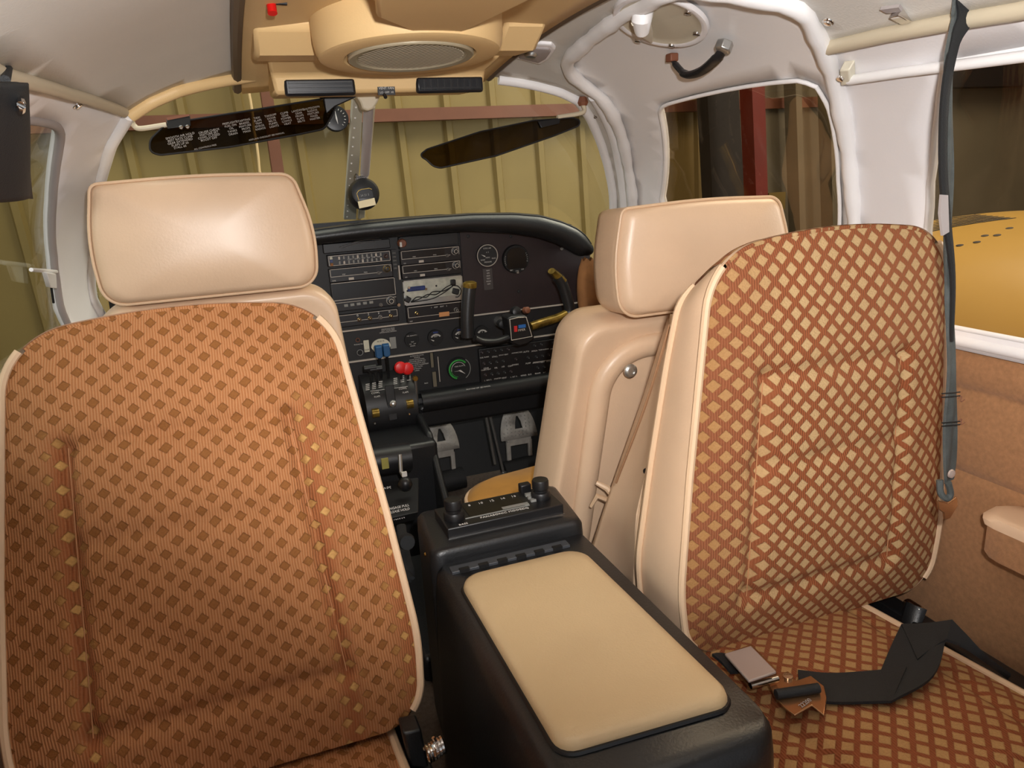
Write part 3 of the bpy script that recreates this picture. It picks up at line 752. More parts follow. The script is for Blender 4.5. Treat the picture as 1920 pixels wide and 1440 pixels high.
o2 = resample(fillet(cs, 12), 160); cc = o2.mean(0); mb.loft([[((cc+(p-cc)*s)[0], (cc+(p-cc)*s)[1], z) for p in o2] for s, z in ((.95, .12), (1, .14), (1.005, .19), (1, .222), (.975, .235), (.85, .243), (.02, .245))])
build('seat_cushion', mb, M['mustard'], cop, angle=60)
mb = MB(); mb.tube([(p[0], p[1], .226) for p in o2], .0045, 8, closed=True); build('cushion_piping', mb, M['piping'], cop)
headrest(cop, (.450, 1.045, .640), .335, .172, .11, radians(3), .004)
def ondoc(x, y, Y): return onY(x, y, Y)
mb = MB(); mb.lathe(onY(1181, 695, 1.085), (0, -1, 0), [(.012, 0), (.012, .004), (.009, .007), (.006, .0075), (.006, .005), (.002, .005)], 20); build('stud', mb, M['silver'], cop)
mb = MB(); mb.lathe(onY(1214, 883, 1.0), (0, -1, 0), [(.004, 0), (.004, .08)], 12)
# torn map pocket and stitched flap on the back of the right front seat
mb = MB()
q = [onY(x, y, Y) for x, y, Y in ((1118, 905, 1.10), (1138, 915, 1.09), (1150, 930, 1.085), (1140, 938, 1.09), (1120, 930, 1.09), (1108, 950, 1.10))]
mb.tube(q, [.004, .006, .007, .006, .005, .003], 8); build('torn_flap', mb, M['piping'], cop)
# pocket panel folded between the two right seats
mb = MB(); q = [(.262, 1.065, .60), (.262, 1.10, .15), (.232, .90, .13), (.232, .87, .56)]
EA = resample_open([onY(x, y, 1.07) for x, y in ((1258, 600), (1210, 750), (1155, 905), (1128, 985), (1100, 1070))], 21)
EB = resample_open([onY(x, y, .89) for x, y in ((1264, 592), (1246, 720), (1229, 840), (1200, 970), (1196, 1110))], 21)
def pk(u, v):
    a, b = EA[int(round(v*20))], EB[int(round(v*20))]; p = a*(1-u)+b*u; return p+np.array([.010*sin(pi*u), 0, 0])
mb.grid(pk, 20, 20)
build('map_pocket', mb, M['leather'], cop, solid=.006)
mb = MB(); pth = [onY(x, y, .888) for x, y in ((1262, 590), (1245, 720), (1228, 840), (1214, 900), (1200, 970), (1194, 1040), (1196, 1105))]
mb.tube(spline(pth, 6), .004, 8); build('pocket_piping', mb, M['piping'], cop)
pth = [onX(x, y, .236) for x, y in ((1256, 610), (1210, 760), (1155, 905), (1160, 915))]
mb = MB(); mb.tube(spline(pth[:3], 6), .0022, 6); build('pocket_seam', mb, M['leather_dark'], cop)
mb = MB(); mb.lathe(onY(1213, 883, .905), (-1, -.6, 0), [(.005, -.004), (.005, .003), (.003, .004)], 14); build('pocket_snap', mb, M['black'], cop)

# ==================================================================
#  CENTRE CONSOLE
# ==================================================================
con = thing('centre_console', 'black vinyl centre console box with a tan padded lid', 'console', (.035, .74, 0))
ZC = .350
mb = MB()
cs = lambda g: [(-.085-g, .475-g, .03), (.148+g*.3, .475-g, .03), (.148+g*.3, .93, .012), (-.085-g, .93, .012)]
mb.loft([[(p[0], p[1], z) for p in resample(fillet(cs(g), 6), 120)] for g, z in ((.012, 0), (.010, .10), (.004, .25), (0, .32), (-.003, .342), (-.012, ZC))])
build('console_body', mb, M['blackv'], con, angle=50)
pts = [onZ(x, y, .36) for x, y in ((858, 1083), (1085, 1028), (1382, 1312), (1050, 1408))]
cs = [(pts[0][0], pts[0][1], .03), (pts[3][0]+.0, pts[3][1], .02), (pts[2][0], pts[2][1], .02), (pts[1][0]+.002, pts[1][1], .03)]
ol = resample(fillet(cs, 8), 160); cc = ol.mean(0)
mb = MB(); mb.loft([[((cc+(p-cc)*s)[0], (cc+(p-cc)*s)[1], z) for p in ol] for s, z in ((1.0, .345), (1.0, .356), (.985, .362), (.95, .3655), (.85, .3675), (.4, .3685), (.02, .3685))])
build('lid_pad', mb, M['pad'], con, angle=60)
pipe_p = MB(); pipe_p.tube([((cc+(p-cc)*1.004)[0], (cc+(p-cc)*1.004)[1], .352) for p in ol], .003, 6, closed=True); build('pad_edge', pipe_p, M['black'], con)
# hinge strip with slots
a, b = onZ(825, 1057, ZC), onZ(1062, 1018, ZC)
mb = MB(); mb.bx(-.066, .112, .895, .912, ZC-.004, ZC+.004); hg = build('lid_hinge', mb, mat('worn_grey_hinge', '3d4045', .5), con, bevel=.001)
for i in range(6):
    x = -.055+i*.028; mb = MB(); mb.bx(x, x+.014, .893, .9, ZC+.0, ZC+.0055); build('hinge_slot', mb, M['blackm'], hg)
# radio housing on the front of the console
mb = MB(); cs2 = lambda g: [(-.088+g, .925+g*.6, .012), (.150-g, .925+g*.6, .012), (.165-g, 1.07-g, .012), (-.075+g, 1.07-g, .012)]
mb.loft([[(p[0], p[1], z) for p in resample(fillet(cs2(g), 5), 100)] for g, z in ((0, .02), (0, .345), (.001, .364), (.005, .371), (.011, .373))])
hs = build('radio_housing', mb, M['blackv'], con, angle=50)
rb = MB(); rb.bx(-.053, .130, .955, 1.030, .371, .389); ra = build('tape_radio', rb, M['black'], con, bevel=.002)
mb = MB(); mb.bx(-.053, .129, .9525, .955, .373, .3745); build('bright_strip', mb, M['chrome'], ra)
mb = MB(); mb.bx(-.012, .075, .975, 1.02, .3885, .3905); build('dial_window', mb, M['screen'], ra)
mb = MB(); mb.bx(-.020, .082, .9735, .975, .3890, .3902); mb.bx(.04, .082, .976, .984, .3890, .3908); build('dial_strip', mb, M['paper_g'], ra)
for i, s in enumerate(('8', '10', '12', '14', '16')):
    text(s, .008, (-.002+i*.018, 1.012, .3912), (1, 0, 0), (0, 1, 0), M['print'], ra)
text('PANASONIC MODEL', .0075, (.035, .966, .3900), (1, 0, 0), (0, 1, 0), M['print'], ra)
text('CQ', .007, (.072, .966, .3900), (1, 0, 0), (0, 1, 0), M['print'], ra)
text('BASS', .0065, (-.028, .958, .3900), (1, 0, 0), (0, 1, 0), M['print'], ra)
for i in range(3):
    mb = MB(); mb.bx(.088, .102, .982+i*.011, .988+i*.011, .3890, .3930); build('push_button', mb, M['paper_g'], ra)
mb = MB(); mb.bx(.086, .104, 1.02, 1.034, .3870, .4020); build('slide_switch', mb, M['black'], ra, bevel=.002)
for kx, ky in ((-.034, .985), (.108, .992)):
    mb = MB(); mb.lathe((kx, ky, .3880), (0, 0, 1), [(.0150, 0), (.0155, .002), (.0155, .009), (.014, .012), (.0115, .013), (.0115, .016), (.0130, .018), (.0130, .029), (.0120, .0315), (.008, .032)], 28); build('knob', mb, M['black'], ra, angle=30)
# screw on the side of the housing
mb = MB(); mb.lathe((-.089, .95, .36), (-1, 0, 0), [(.003, 0), (.002, .002)], 10); build('screw', mb, M['brass'], con)

# pedestal between the front seats, levers and trim wheel housing
ped = thing('control_pedestal', 'black control pedestal below the throttle quadrant with flap lever', 'pedestal', (.04, 1.55, 0))
def px(x, y, Y): return onY(x, y, Y)
mb = MB()
q = [px(776, 762, 1.62), px(806, 762, 1.62), px(822, 960, 1.35), px(828, 1010, 1.2), px(756, 1040, 1.2), px(776, 900, 1.45)]
def pring(Y, x0, x1, z0, z1): return [(x0, Y, z0), (x1, Y, z0), (x1, Y, z1), (x0, Y, z1)]
mb.bx(-.06, .086, 1.56, 1.79, 0, .30); build('pedestal_body', mb, M['blackv'], ped, bevel=.01)
mb = MB(); mb.prism([(.070, 1.60, .31), (.070, 1.70, .33), (.070, 1.70, .0), (.070, 1.14, 0), (.070, 1.14, .04), (.070, 1.40, .09)], (.016, 0, 0)); build('side_rib', mb, M['blackv'], ped, bevel=.008)
mb = MB(); mb.bx(-.075, .10, 1.14, 1.52, 0, .055); build('lower_body', mb, M['blackv'], ped, bevel=.01)
a = px(735, 885, 1.47); 
mb = MB(); fl = [px(x, y, Y) for x, y, Y in ((700, 905, 1.46), (785, 895, 1.46), (785, 960, 1.30), (715, 975, 1.30))]; mb.prism(fl, (0, .03, -.03)); build('flap_plate', mb, M['panel'], ped, bevel=.003)
for y, s, sz in ((918, 'FLAPS', .010),):
    text(s, sz, px(722, 917, 1.425), (1, 0, 0), (0, .5, .8), M['print'], ped)
for i in range(4): text(('TO ENGAGE PULL', 'TO RELEASE HOLD', 'HANDLE UP', 'BUTTON IN')[i], .0065, px(742, 952+i*7, 1.32-.004*i), (1, 0, 0), (0, .5, .8), M['print'], ped)
mb = MB(); mb.tube([px(698, 866, 1.45), px(768, 856, 1.45)], .030, 20); build('trim_drum', mb, M['black'], ped)
mb = MB(); p = px(722, 869, 1.415); mb.box(p, (.014, .004, .022)); build('drum_label', mb, mat('yellow_green_label', '8a8340', .6), ped)
mb = MB(); mb.tube([px(750, 852, 1.41), px(752, 885, 1.40), px(758, 895, 1.38)], .004, 8); lv = build('flap_lever', mb, M['silver'], ped)
mb = MB(); mb.lathe(px(760, 908, 1.37), (0, -.3, 1), [(.004, -.015), (.011, -.010), (.0145, 0), (.011, .010), (.004, .015)], 18); build('lever_knob', mb, M['black'], lv)
mb = MB(); mb.box(px(758, 889, 1.375), (.010, .006, .009)); build('lever_collar', mb, M['print'], lv)
# seat belt tails lying beside the pedestal
mb = MB(); q = spline([px(752, 985, 1.2), px(760, 1040, 1.10), px(768, 1075, 1.05), px(762, 1090, 1.03)], 6); mb.tube(q, .008, 8, flat=.4)
q = spline([px(745, 1000, 1.2), px(757, 1060, 1.08), px(770, 1085, 1.03)], 6); mb.tube(q, .007, 8, flat=.5)
mb.lathe(px(762, 1015, 1.1), (0, -1, .2), [(.012, -.01), (.014, 0), (.012, .01)], 14)
tag(build('belt_tail', mb, M['webbing']), 'black belt ends tucked beside the console and left seat', 'belt')

# ==================================================================
#  RUDDER PEDALS, FOOTWELL
# ==================================================================
def pedal(xl, xr, yt, yb, xs, lab, Y=1.93):
    a, b = onY(xl, yb, Y), onY(xr, yb-8, Y); t0 = onY((xl+xr)/2, yt, Y); w = b[0]-a[0]; zb_ = (a[2]+b[2])/2; h = t0[2]-zb_; cx = (a[0]+b[0])/2
    t = thing('rudder_pedal', lab, 'pedal', (cx, Y, .02), 'rudder pedals in the right footwell')
    out = [(-w/2, 0), (w/2, 0)]+[(w/2*cos(k*pi/16)**.75 if k < 8 else w/2*0, h*(.12+.88*sin(k*pi/16)**1.25)) for k in range(0, 8)]+[(0, h)]+[(-w/2*cos(k*pi/16)**.75, h*(.12+.88*sin(k*pi/16)**1.25)) for k in range(7, -1, -1)]
    hole = [(-.011, h*.30), (.014, h*.30), (.010, h*.52), (.003, h*.68), (-.003, h*.68), (-.008, h*.5)]
    V = [Vector(p) for p in out]+[Vector(p) for p in hole]; n1 = len(out); E = [(i, (i+1) % n1) for i in range(n1)]+[(n1+i, n1+(i+1) % 6) for i in range(6)]
    r = delaunay_2d_cdt(V, E, [], 0, 1e-6)
    def ins(p, poly):
        c = False
        for i in range(len(poly)):
            x1, y1 = poly[i]; x2, y2 = poly[i-1]
            if (y1 > p[1]) != (y2 > p[1]) and p[0] < (x2-x1)*(p[1]-y1)/(y2-y1)+x1: c = not c
        return c
    F = []
    for f in r[2]:
        c = sum((r[0][i] for i in f), Vector((0, 0)))/len(f)
        if ins(c, out) and not ins(c, hole): F.append(tuple(f))
    mb = MB(); mb.add([(cx+v.x, Y+v.y*.25, zb_+v.y) for v in r[0]], F); build('foot_plate', mb, M['pedal'], t, solid=.008)
    st = MB()
    for i in range(-4, 5):
        for j in range(1, 9):
            u, v = i*w/9.5, j*h/9
            if ins((u*1.15, v*1.03), out) and not ins((u*.8, v), [(p[0]*1.3, p[1]) for p in hole]) : st.lathe((cx+u, Y+v*.25-.001, zb_+v), (0, -1, .25), [(.0016, 0), (.0013, .0018)], 6)
    build('tread_studs', st, M['silver'], t)
    mb = MB(); mb.bx(cx-w*.34, cx+w*.34, Y+.005, Y+.02, zb_-.022, zb_+.004)
    for s in (-1, 1): mb.box((cx+s*w*.30, Y+.01, zb_-.045), (.012, .012, .07))
    build('pedal_arm', mb, M['pedal'], t, bevel=.002)
    mb = MB(); mb.tube([(cx-w*.5, Y+.0, zb_-.095), (cx+w*.55, Y+.0, zb_-.090)], .034, 18, flat=.9); build('pedal_tube', mb, M['blackm'], t)
    mb = MB(); mb.bx(cx-.012, cx+.012, Y+.005, Y+.03, .0, zb_-.08); build('stem', mb, M['blackm'], t)
    return t
pedal(797, 862, 788, 850, 0, 'left of the two grey rudder pedals beyond the console')
pedal(941, 1008, 764, 826, 0, 'right of the two grey rudder pedals, nearer the side wall')
mb = MB(); mb.tube([px(908, 760, 1.85), px(928, 870, 1.85)], .0045, 10); mb.tube([px(914, 758, 1.9), px(945, 890, 1.9)], .004, 10); mb.lathe(px(914, 765, 1.86), (0, -1, 0), [(.010, -.01), (.010, .01)], 12)
mb.tube([px(945, 885, 1.9), (px(945, 885, 1.9)[0], 1.9, .0)], .008, 8)
tag(build('control_rod', mb, M['silver']), 'thin metal control rods between the two rudder pedals', 'rod')
mb = MB()
q = [px(x, y, Y) for x, y, Y in ((1100, 535, 1.55), (1118, 525, 1.5), (1135, 545, 1.45), (1135, 600, 1.45), (1104, 600, 1.55), (1096, 570, 1.56))]
def tc_(u, v):
    th = 2*pi*u; p = onX(1116, 545, .545); r = .055*sin(pi*min(max(v, .03), .97))**.3
    return (p[0]+.0+r*cos(th)*.5, p[1]+.04+r*sin(th)*.6, p[2]+.075-.17*v+.004*sin(5*th))
mb.grid(tc_, 24, 16); tag(build('cloth_pocket', mb, M['tan']), 'torn tan cloth pocket on the side wall beside the right headrest', 'pocket')
# rust coloured side panel in the right footwell with a pale pocket
mb = MB(); mb.add([(.612, 2.19, .02), (.612, 1.30, .02), (.600, 1.30, .44), (.590, 2.19, .44)], [(0, 1, 2, 3)])
tag(build('kick_panel', mb, M['side_dark'], solid=.008), 'dark rust side panel in the right footwell', 'panel', None, 'structure')
mb = MB(); q = [onX(x, y, .585) for x, y in ((1033, 782), (1064, 750), (1064, 900), (1046, 850))]; mb.prism(q, (.004, 0, 0)); tag(build('map_sheet', mb, M['tan']), 'folded tan sheet against the rust side panel past the right front seat', 'sheet')
# ==================================================================
#  INSTRUMENT PANEL
# ==================================================================
YP = 1.80
def PP(x, y): return onY(x, y, YP)
def PC(x, y): p = PP(x, y); return p[0], p[2]
pan = thing('instrument_panel', 'black instrument panel with radio stacks, gauges and breakers under the glareshield', 'instrument panel', (.02, YP, .36))
def crop5(x, y): return PP(590+x/6, 390+y/6)
def crop6(x, y): return PP(840+x/6, 390+y/6)
def crop7(x, y): return PP(640+x/6, 590+y/6)
def crop8(x, y): return PP(840+x/6, 590+y/6)
# backing face
q = [PP(x, y) for x, y in ((1076, 697), (1090, 620), (1112, 620), (1120, 560), (1117, 505), (1096, 472), (1040, 448), (960, 430))]
q = [(.56, YP, .345), (.598, YP, .42), (.60, YP, .60), (.59, YP, .68), (.545, YP, .735), (.45, YP, .765), (.2, YP, .785), (-.25, YP, .785), (-.42, YP, .76), (-.55, YP, .68), (-.56, YP, .345)]
mb = MB(); mb.prism(q, (0, .02, 0)); build('panel_face', mb, M['panel'], pan, smooth=False)
# maroon sub panel at the right
sx = PP(866, 500)[0]; st = PP(867, 594)[2]
q = [(sx, YP-.004, st+.003), (.597, YP-.004, st+.003), (.595, YP-.004, .67), (.55, YP-.004, .728), (.45, YP-.004, .76), (sx, YP-.004, .782)]
mb = MB(); mb.prism(q, (0, .004, 0)); build('flight_panel', mb, M['maroon'], pan, smooth=False)
for x, y in ((877, 443), (957, 443), (1052, 466), (972, 546), (1000, 600)):
    p = PP(x, y); mb = MB(); mb.lathe((p[0], YP-.004, p[2]), (0, -1, 0), [(.0045, 0), (.004, .0015), (.0015, .0018)], 12); build('screw', mb, M['silver'] if y == 466 else M['panel'], pan)
def strip(x0, x1, z, t=.0035, name='silver_strip'):
    mb = MB(); mb.bx(x0, x1, YP-.009, YP, z-t/2, z+t/2); return build(name, mb, M['line'], pan, bevel=.0008)
z1 = .5*(PP(653, 617)[2]+PP(867, 594)[2]); z2 = .5*(PP(668, 673)[2]+PP(940, 643)[2])
strip(-.30, .598, z1-.001); strip(-.30, .598, z2)
def rect(name, c0, c1, y0, y1, m, parent=None, bevel=.001):
    """c0 top-left and c1 bottom-right points on the panel"""
    mb = MB(); mb.bx(c0[0], c1[0], y0, y1, c1[2], c0[2]); return build(name, mb, m, parent or pan, bevel=bevel)
def outline(name, x0, x1, z0, z1, y, r, m, parent, sides='LTRB'):
    mb = MB()
    if 'T' in sides: mb.bx(x0, x1, y-r, y, z1-r, z1)
    if 'B' in sides: mb.bx(x0, x1, y-r, y, z0, z0+r)
    if 'L' in sides: mb.bx(x0, x0+r, y-r, y, z0, z1)
    if 'R' in sides: mb.bx(x1-r, x1, y-r, y, z0, z1)
    return build(name, mb, m, parent, smooth=False)
def T(s, size, x, z, parent, m='print', y=None): return text(s, size, (x, (y if y else YP-.0155), z), (1, 0, 0), (0, 0, 1), M[m], parent)
def knob(x, z, parent, r=.008, m='line', h=.012, dark='black'):
    mb = MB(); mb.lathe((x, YP-.014, z), (0, -1, 0), [(r, 0), (r*.95, h*.5), (r*.7, h*.55), (r*.66, h), (r*.3, h*1.02)], 20); k = build('knob', mb, M[dark], parent)
    mb = MB(); mb.tube([(x+r*cos(a), YP-.015, z+r*sin(a)) for a in np.linspace(0, 2*pi, 20, endpoint=False)], r*.10, 5, closed=True); mb.tube([(x+r*.55*cos(a), YP-.014-h, z+r*.55*sin(a)) for a in np.linspace(0, 2*pi, 16, endpoint=False)], r*.10, 5, closed=True); build('knob_ring', mb, M[m], parent)
    return k
LX0, LX1 = PP(611, 478)[0], PP(732.5, 489)[0]; RX0, RX1 = PP(747, 471)[0], PP(861, 485)[0]
def ztop(x, y): return PP(x, y)[2]
def unit(name, x0, x1, zt, zb, m='radio'):
    mb = MB(); mb.bx(x0, x1, YP-.014, YP, zb, zt); return build(name, mb, M[m], pan, bevel=.0015)
def seg(x, y, x2, y2, parent, r=.0008, m='line'):
    pass
# --- left stack
zt, zb = PP(607, 457)[2], PP(731, 464)[2]; u0 = unit('blank_radio_cover', LX0-.006, LX1, zt+.0, zb, 'black')
mb = MB(); mb.tube([(LX0+.03+.1*t, YP-.015, zb+.012+.012*sin(pi*.7*t)) for t in np.linspace(0, 1, 14)], .0007, 5); mb.tube([(LX0+.036+.08*t, YP-.015, zb+.009+.010*sin(pi*.7*t)) for t in np.linspace(0, 1, 14)], .0006, 5); build('scratch', mb, M['silver'], u0)
zt, zb = PP(613, 478)[2], PP(732, 489)[2]
u1 = unit('audio_panel', LX0, LX1, zt, zb); outline('border', LX0+.003, LX1-.003, zb+.002, zt-.002, YP-.0138, .0012, M['line'], u1)
n = 10; zh = zt-zb
for r_, zz in ((0, zt-zh*.30), (1, zb+zh*.30)):
    for i in range(n):
        x = LX0+.027+i*.0108; mb = MB(); mb.bx(x-.002, x+.002, YP-.019, YP-.013, zz-.0035, zz+.0035); build('selector_button', mb, M['paper_g'] if (i+r_*3) % 4 else M['line'], u1)
T('COM 1   COM 2   NAV   ADF   DME   MKR', .0042, (LX0+LX1)/2+.01, (zt+zb)/2, u1, y=YP-.0142)
for nm, m_, dz in (('outer_marker_lamp', 'paper', .007), ('middle_marker_lamp', 'conn', 0), ('inner_marker_lamp', 'tan', -.008)):
    mb = MB(); mb.bx(LX0+.006, LX0+.012, YP-.017, YP-.013, (zt+zb)/2+dz-.003, (zt+zb)/2+dz+.003); build(nm, mb, M[m_], u1)
knob(LX1-.013, (zt+zb)/2, u1, .005, 'girt')
def navcom(x0, x1, zt, zb, lab, knobm='line', small=True):
    u = unit('radio_unit', x0, x1, zt, zb)
    zm = zb+(zt-zb)*.42
    mb = MB(); mb.bx(x0+.004, x1-.04, YP-.0148, YP-.013, zm+.001, zt-.003); build('display_window', mb, M['screen'], u)
    outline('border', x0+.003, x1-.003, zm, zt-.001, YP-.0138, .0011, M['line'], u, 'LTR')
    mb = MB(); mb.bx(x0+.003, x1-.026, YP-.0149, YP-.0138, zm-.0006, zm+.0005); build('border_line', mb, M['line'], u)
    mb = MB(); mb.bx(x0+.044, x0+.056, YP-.017, YP-.0138, zb+.003, zb+.0085); build('transfer_button', mb, M['line'], u)
    T(lab, .004, x0+.010, zb+.004, u, y=YP-.0142); T('STBY', .0035, x0+.034, zm+.0035, u, y=YP-.0150); T('FREQ', .0035, x0+.085, zm+.0035, u, y=YP-.0150); T('NAV', .004, x1-.010, zt-.005, u, y=YP-.0150)
    knob(x1-.014, (zt+zm)/2-.002, u, .0085, knobm); knob(x1-.034, zm-.001, u, .0035, 'line', .008)
    return u
zA = PP(613, 505)[2]; zB = PP(733, 518)[2]
navcom(LX0, LX1, PP(613, 504)[2], PP(733, 517)[2]-.001, 'DME', 'goldm')
zt, zb = PP(617, 530)[2], PP(738, 551)[2]
zt2 = zt-.0; u3 = unit('radar_display', LX0, LX1+.003, zt, PP(741, 571)[2])
mb = MB(); mb.bx(LX0+.004, LX1, YP-.0155, YP-.013, zb+.003, zt-.003); build('display_window', mb, M['screen'], u3)
outline('border', LX0+.002, LX1+.002, zb, zt-.001, YP-.0138, .0013, M['line'], u3, 'TRB')
zr = PP(741, 571)[2]; 
mb = MB(); mb.bx(LX0, LX1+.002, YP-.015, YP-.013, zb-.006, zb-.005); build('border_line', mb, M['line'], u3)
for i in range(5):
    p = PP(647+i*11.7, 571-i*1.5) if i else PP(647, 571); x = p[0]; zz = p[2]
    mb = MB(); mb.bx(x-.0045, x+.0045, YP-.017, YP-.013, zz-.003, zz+.003); build('push_button', mb, M['paper_g'], u3)
p = PP(730, 562); knob(p[0], p[2], u3, .0095, 'line'); p = PP(712, 570); knob(p[0], p[2], u3, .0038, 'line', .008)
zt, zb = PP(742, 577)[2], PP(742, 600)[2]; u4 = unit('transponder', LX0, LX1+.004, zt, zb)
outline('border', LX0+.002, LX1+.001, zb+.012, zt-.001, YP-.0138, .0011, M['line'], u4, 'TRB')
for i, (x, y, s) in enumerate(((672, 598, '0'), (692, 595.5, '2'), (711, 593, '2'), (731, 591, '0'))):
    p = PP(x, y); knob(p[0], p[2], u4, .0046, 'brass' if i != 2 else 'line', .009); T(s, .008, p[0]-.003, p[2]+.011, u4, y=YP-.0145)
# --- right stack
zt, zb = PP(744, 445)[2], PP(857, 457)[2]; v0 = unit('cabin_speaker_cover', RX0, RX1-.001, zt, zb, 'black')
mb = MB(); q = [(RX0+.012+t*.12, YP-.016, (zt+zb)/2+.012*s*sin(pi*(t*.86+.08))**.5) for s, ts in ((1, np.linspace(0, 1, 16)), (-1, np.linspace(1, 0, 16))) for t in ts]; mb.prism(q, (0, .004, 0)); build('oval_insert', mb, M['panel'], v0)
outline('border', RX0+.002, RX1-.003, zb, zt, YP-.0138, .0015, M['panel'], v0)
p = crop5(965, 390); mb = MB(); mb.lathe((p[0], YP-.012, p[2]), (0, -1, 0), [(.011, 0), (.010, .012), (.008, .014)], 14); tg = build('switch_guard', mb, M['girt'], v0)
p = crop5(938, 400); mb = MB(); mb.bx(p[0]-.002, p[0]+.003, YP-.030, YP-.014, p[2]-.006, p[2]+.005); build('toggle', mb, M['print'], v0)
navcom(RX0, RX1, PP(746, 470)[2], PP(861, 487)[2]+.001, 'KX')
navcom(RX0, RX1, PP(750, 497)[2], PP(864, 512)[2]+.001, 'KX')
# open metal tray with loose plugs
zt, zb = PP(751, 526)[2], PP(866, 560)[2]
tr = unit('empty_radio_tray', RX0, RX1, zt, zb, 'tray')
outline('tray_rim', RX0, RX1, zb, zt, YP-.012, .0025, M['silver'], tr)
mb = MB(); mb.bx(RX0+.003, RX1-.003, YP-.0175, YP-.013, zb+.003, zb+.014); build('tray_lip', mb, M['silver'], tr)
p0 = crop5(1030, 905); p1 = crop5(1235, 905)
mb = MB(); mb.bx(p0[0], p1[0]-.002, YP-.020, YP-.013, p0[2]-.006, p0[2]+.005); cn = build('edge_connector', mb, M['conn'], tr, bevel=.002)
for pp in (crop5(1040, 885), crop5(1230, 900)): mb = MB(); mb.lathe((pp[0], YP-.020, pp[2]), (0, -1, 0), [(.0035, 0), (.003, .002)], 10); build('connector_screw', mb, M['chrome'], cn)
for s, y in ((1, 885), (-1, 912)):
    mb = MB()
    for i in range(8):
        xx = p0[0]+.008+i*.003; mb.lathe((xx, YP-.020, p0[2]+s*.002), (0, -1, 0), [(.0008, 0), (.0008, .001)], 6)
    build('connector_pins', mb, M['blackm'], cn)
for x, y in ((985, 942), (1030, 925), (1352, 868)):
    p = crop5(x, y); mb = MB(); mb.lathe((p[0], YP-.0138, p[2]), (0, -1, 0), [(.0025, 0), (.0022, .001)], 10); build('tray_hole', mb, M['blackm'], tr)
for k, (x, y, w_, h_) in enumerate(((1530, 825, .012, .014), (1560, 925, .016, .014), (1025, 1015, .013, .014))):
    p = crop5(x, y); mb = MB(); mb.box((p[0], YP-.021, p[2]), (w_, .012, h_), Matrix.Rotation(.3*k, 3, 'Y')); build('loose_plug', mb, M['black'] if k != 1 else M['conn'] and M['panel'], tr, bevel=.002)
for k, pl in enumerate((((1060, 1040), (1150, 1010), (1250, 960), (1350, 960), (1450, 880), (1530, 840)), ((1060, 1045), (1180, 1030), (1300, 1010), (1380, 970), (1480, 900), (1540, 850)),
                        ((1070, 1035), (1130, 990), (1240, 990), (1300, 930), (1420, 920), (1530, 870)), ((1530, 860), (1590, 870), (1620, 920), (1590, 980), (1560, 990)))):
    mb = MB(); P = [crop5(*q) for q in pl]; P = [np.array((p[0], YP-.021-.003*sin(i*1.7+k), p[2])) for i, p in enumerate(P)]
    mb.tube(spline(P, 6), .0013, 6); build('loose_cable', mb, M['black'], tr)
zt, zb = PP(757, 575)[2], PP(868, 592)[2]; v4 = unit('direction_finder_radio', RX0+.003, RX1+.004, zt+.001, zb)
outline('border', RX0+.006, RX1+.003, zb+.014, zt-.001, YP-.0138, .0013, M['line'], v4, 'TLR')
mb = MB(); mb.bx(RX0+.006, RX1+.003, YP-.0149, YP-.0138, zb+.013, zb+.014); build('border_line', mb, M['line'], v4)
p = PP(779, 586); knob(p[0], p[2], v4, .0045, 'brass'); p = PP(852, 579); knob(p[0], p[2], v4, .005, 'line')
p = PP(830, 587); mb = MB(); mb.bx(p[0]-.013, p[0]+.013, YP-.0150, YP-.0138, p[2]-.006, p[2]+.005); build('orange_sticker', mb, M['orange'], v4)
T('ADF', .004, RX0+.012, zb+.004, v4, y=YP-.0142); T('1    ADF    ANT    2', .005, (RX0+RX1)/2+.01, zt-.008, v4, y=YP-.0142)
# divider between the stacks with knobs and a placard
p = crop5(885, 560); mb = MB(); mb.bx(p[0]-.006, p[0]+.006, YP-.012, YP-.002, p[2]-.03, p[2]+.02); dv = build('divider_placard', mb, M['panel'], pan)
for i in range(5): T('ON', .005, p[0], p[2]+.012-i*.009, dv, 'paper_g', y=YP-.0125)
p = crop5(938, 715); mb = MB(); mb.bx(p[0]-.0015, p[0]+.0015, YP-.016, YP-.002, p[2]-.018, p[2]+.016); build('pale_edge', mb, M['line'], pan)
p = crop5(938, 1085); mb = MB(); mb.lathe((p[0], YP-.004, p[2]), (0, -1, 0), [(.005, 0), (.004, .006)], 14); build('chrome_button', mb, M['chrome'], pan)
# --- gauges in the right flight panel
def ring(cx, cz, r, t, y, m, parent, name='bezel', n=40, a0=0, a1=2*pi):
    mb = MB(); closed = abs(a1-a0-2*pi) < 1e-6
    mb.tube([(cx+r*cos(a), y, cz+r*sin(a)) for a in np.linspace(a0, a1, n, endpoint=not closed)], t, 6, closed=closed); return build(name, mb, M[m], parent)
def disc(cx, cz, r, y0, h, m, parent, name): mb = MB(); mb.lathe((cx, y0, cz), (0, -1, 0), [(r, 0), (r, h*.7), (r*.96, h), (r*.3, h)], 36); return build(name, mb, M[m], parent)
def needle(cx, cz, ang, L, y, parent, w_=.0014, m='print', tail=.25):
    a = radians(ang); mb = MB(); d = np.array((cos(a), 0, sin(a))); n_ = np.array((-sin(a), 0, cos(a))); c = np.array((cx, y, cz))
    mb.prism([c-d*L*tail-n_*w_*.6, c+n_*w_*-1, c+d*L, c+n_*w_], (0, .0008, 0)); return build('needle', mb, M[m], parent)
def ticks(cx, cz, r0, r1, a0, a1, n, y, parent, m='print', t=.0006):
    mb = MB()
    for i in range(n):
        a = radians(a0+(a1-a0)*i/(n-1)); mb.tube([(cx+r0*cos(a), y, cz+r0*sin(a)), (cx+r1*cos(a), y, cz+r1*sin(a))], t, 4)
    return build('dial_marks', mb, M[m], parent)
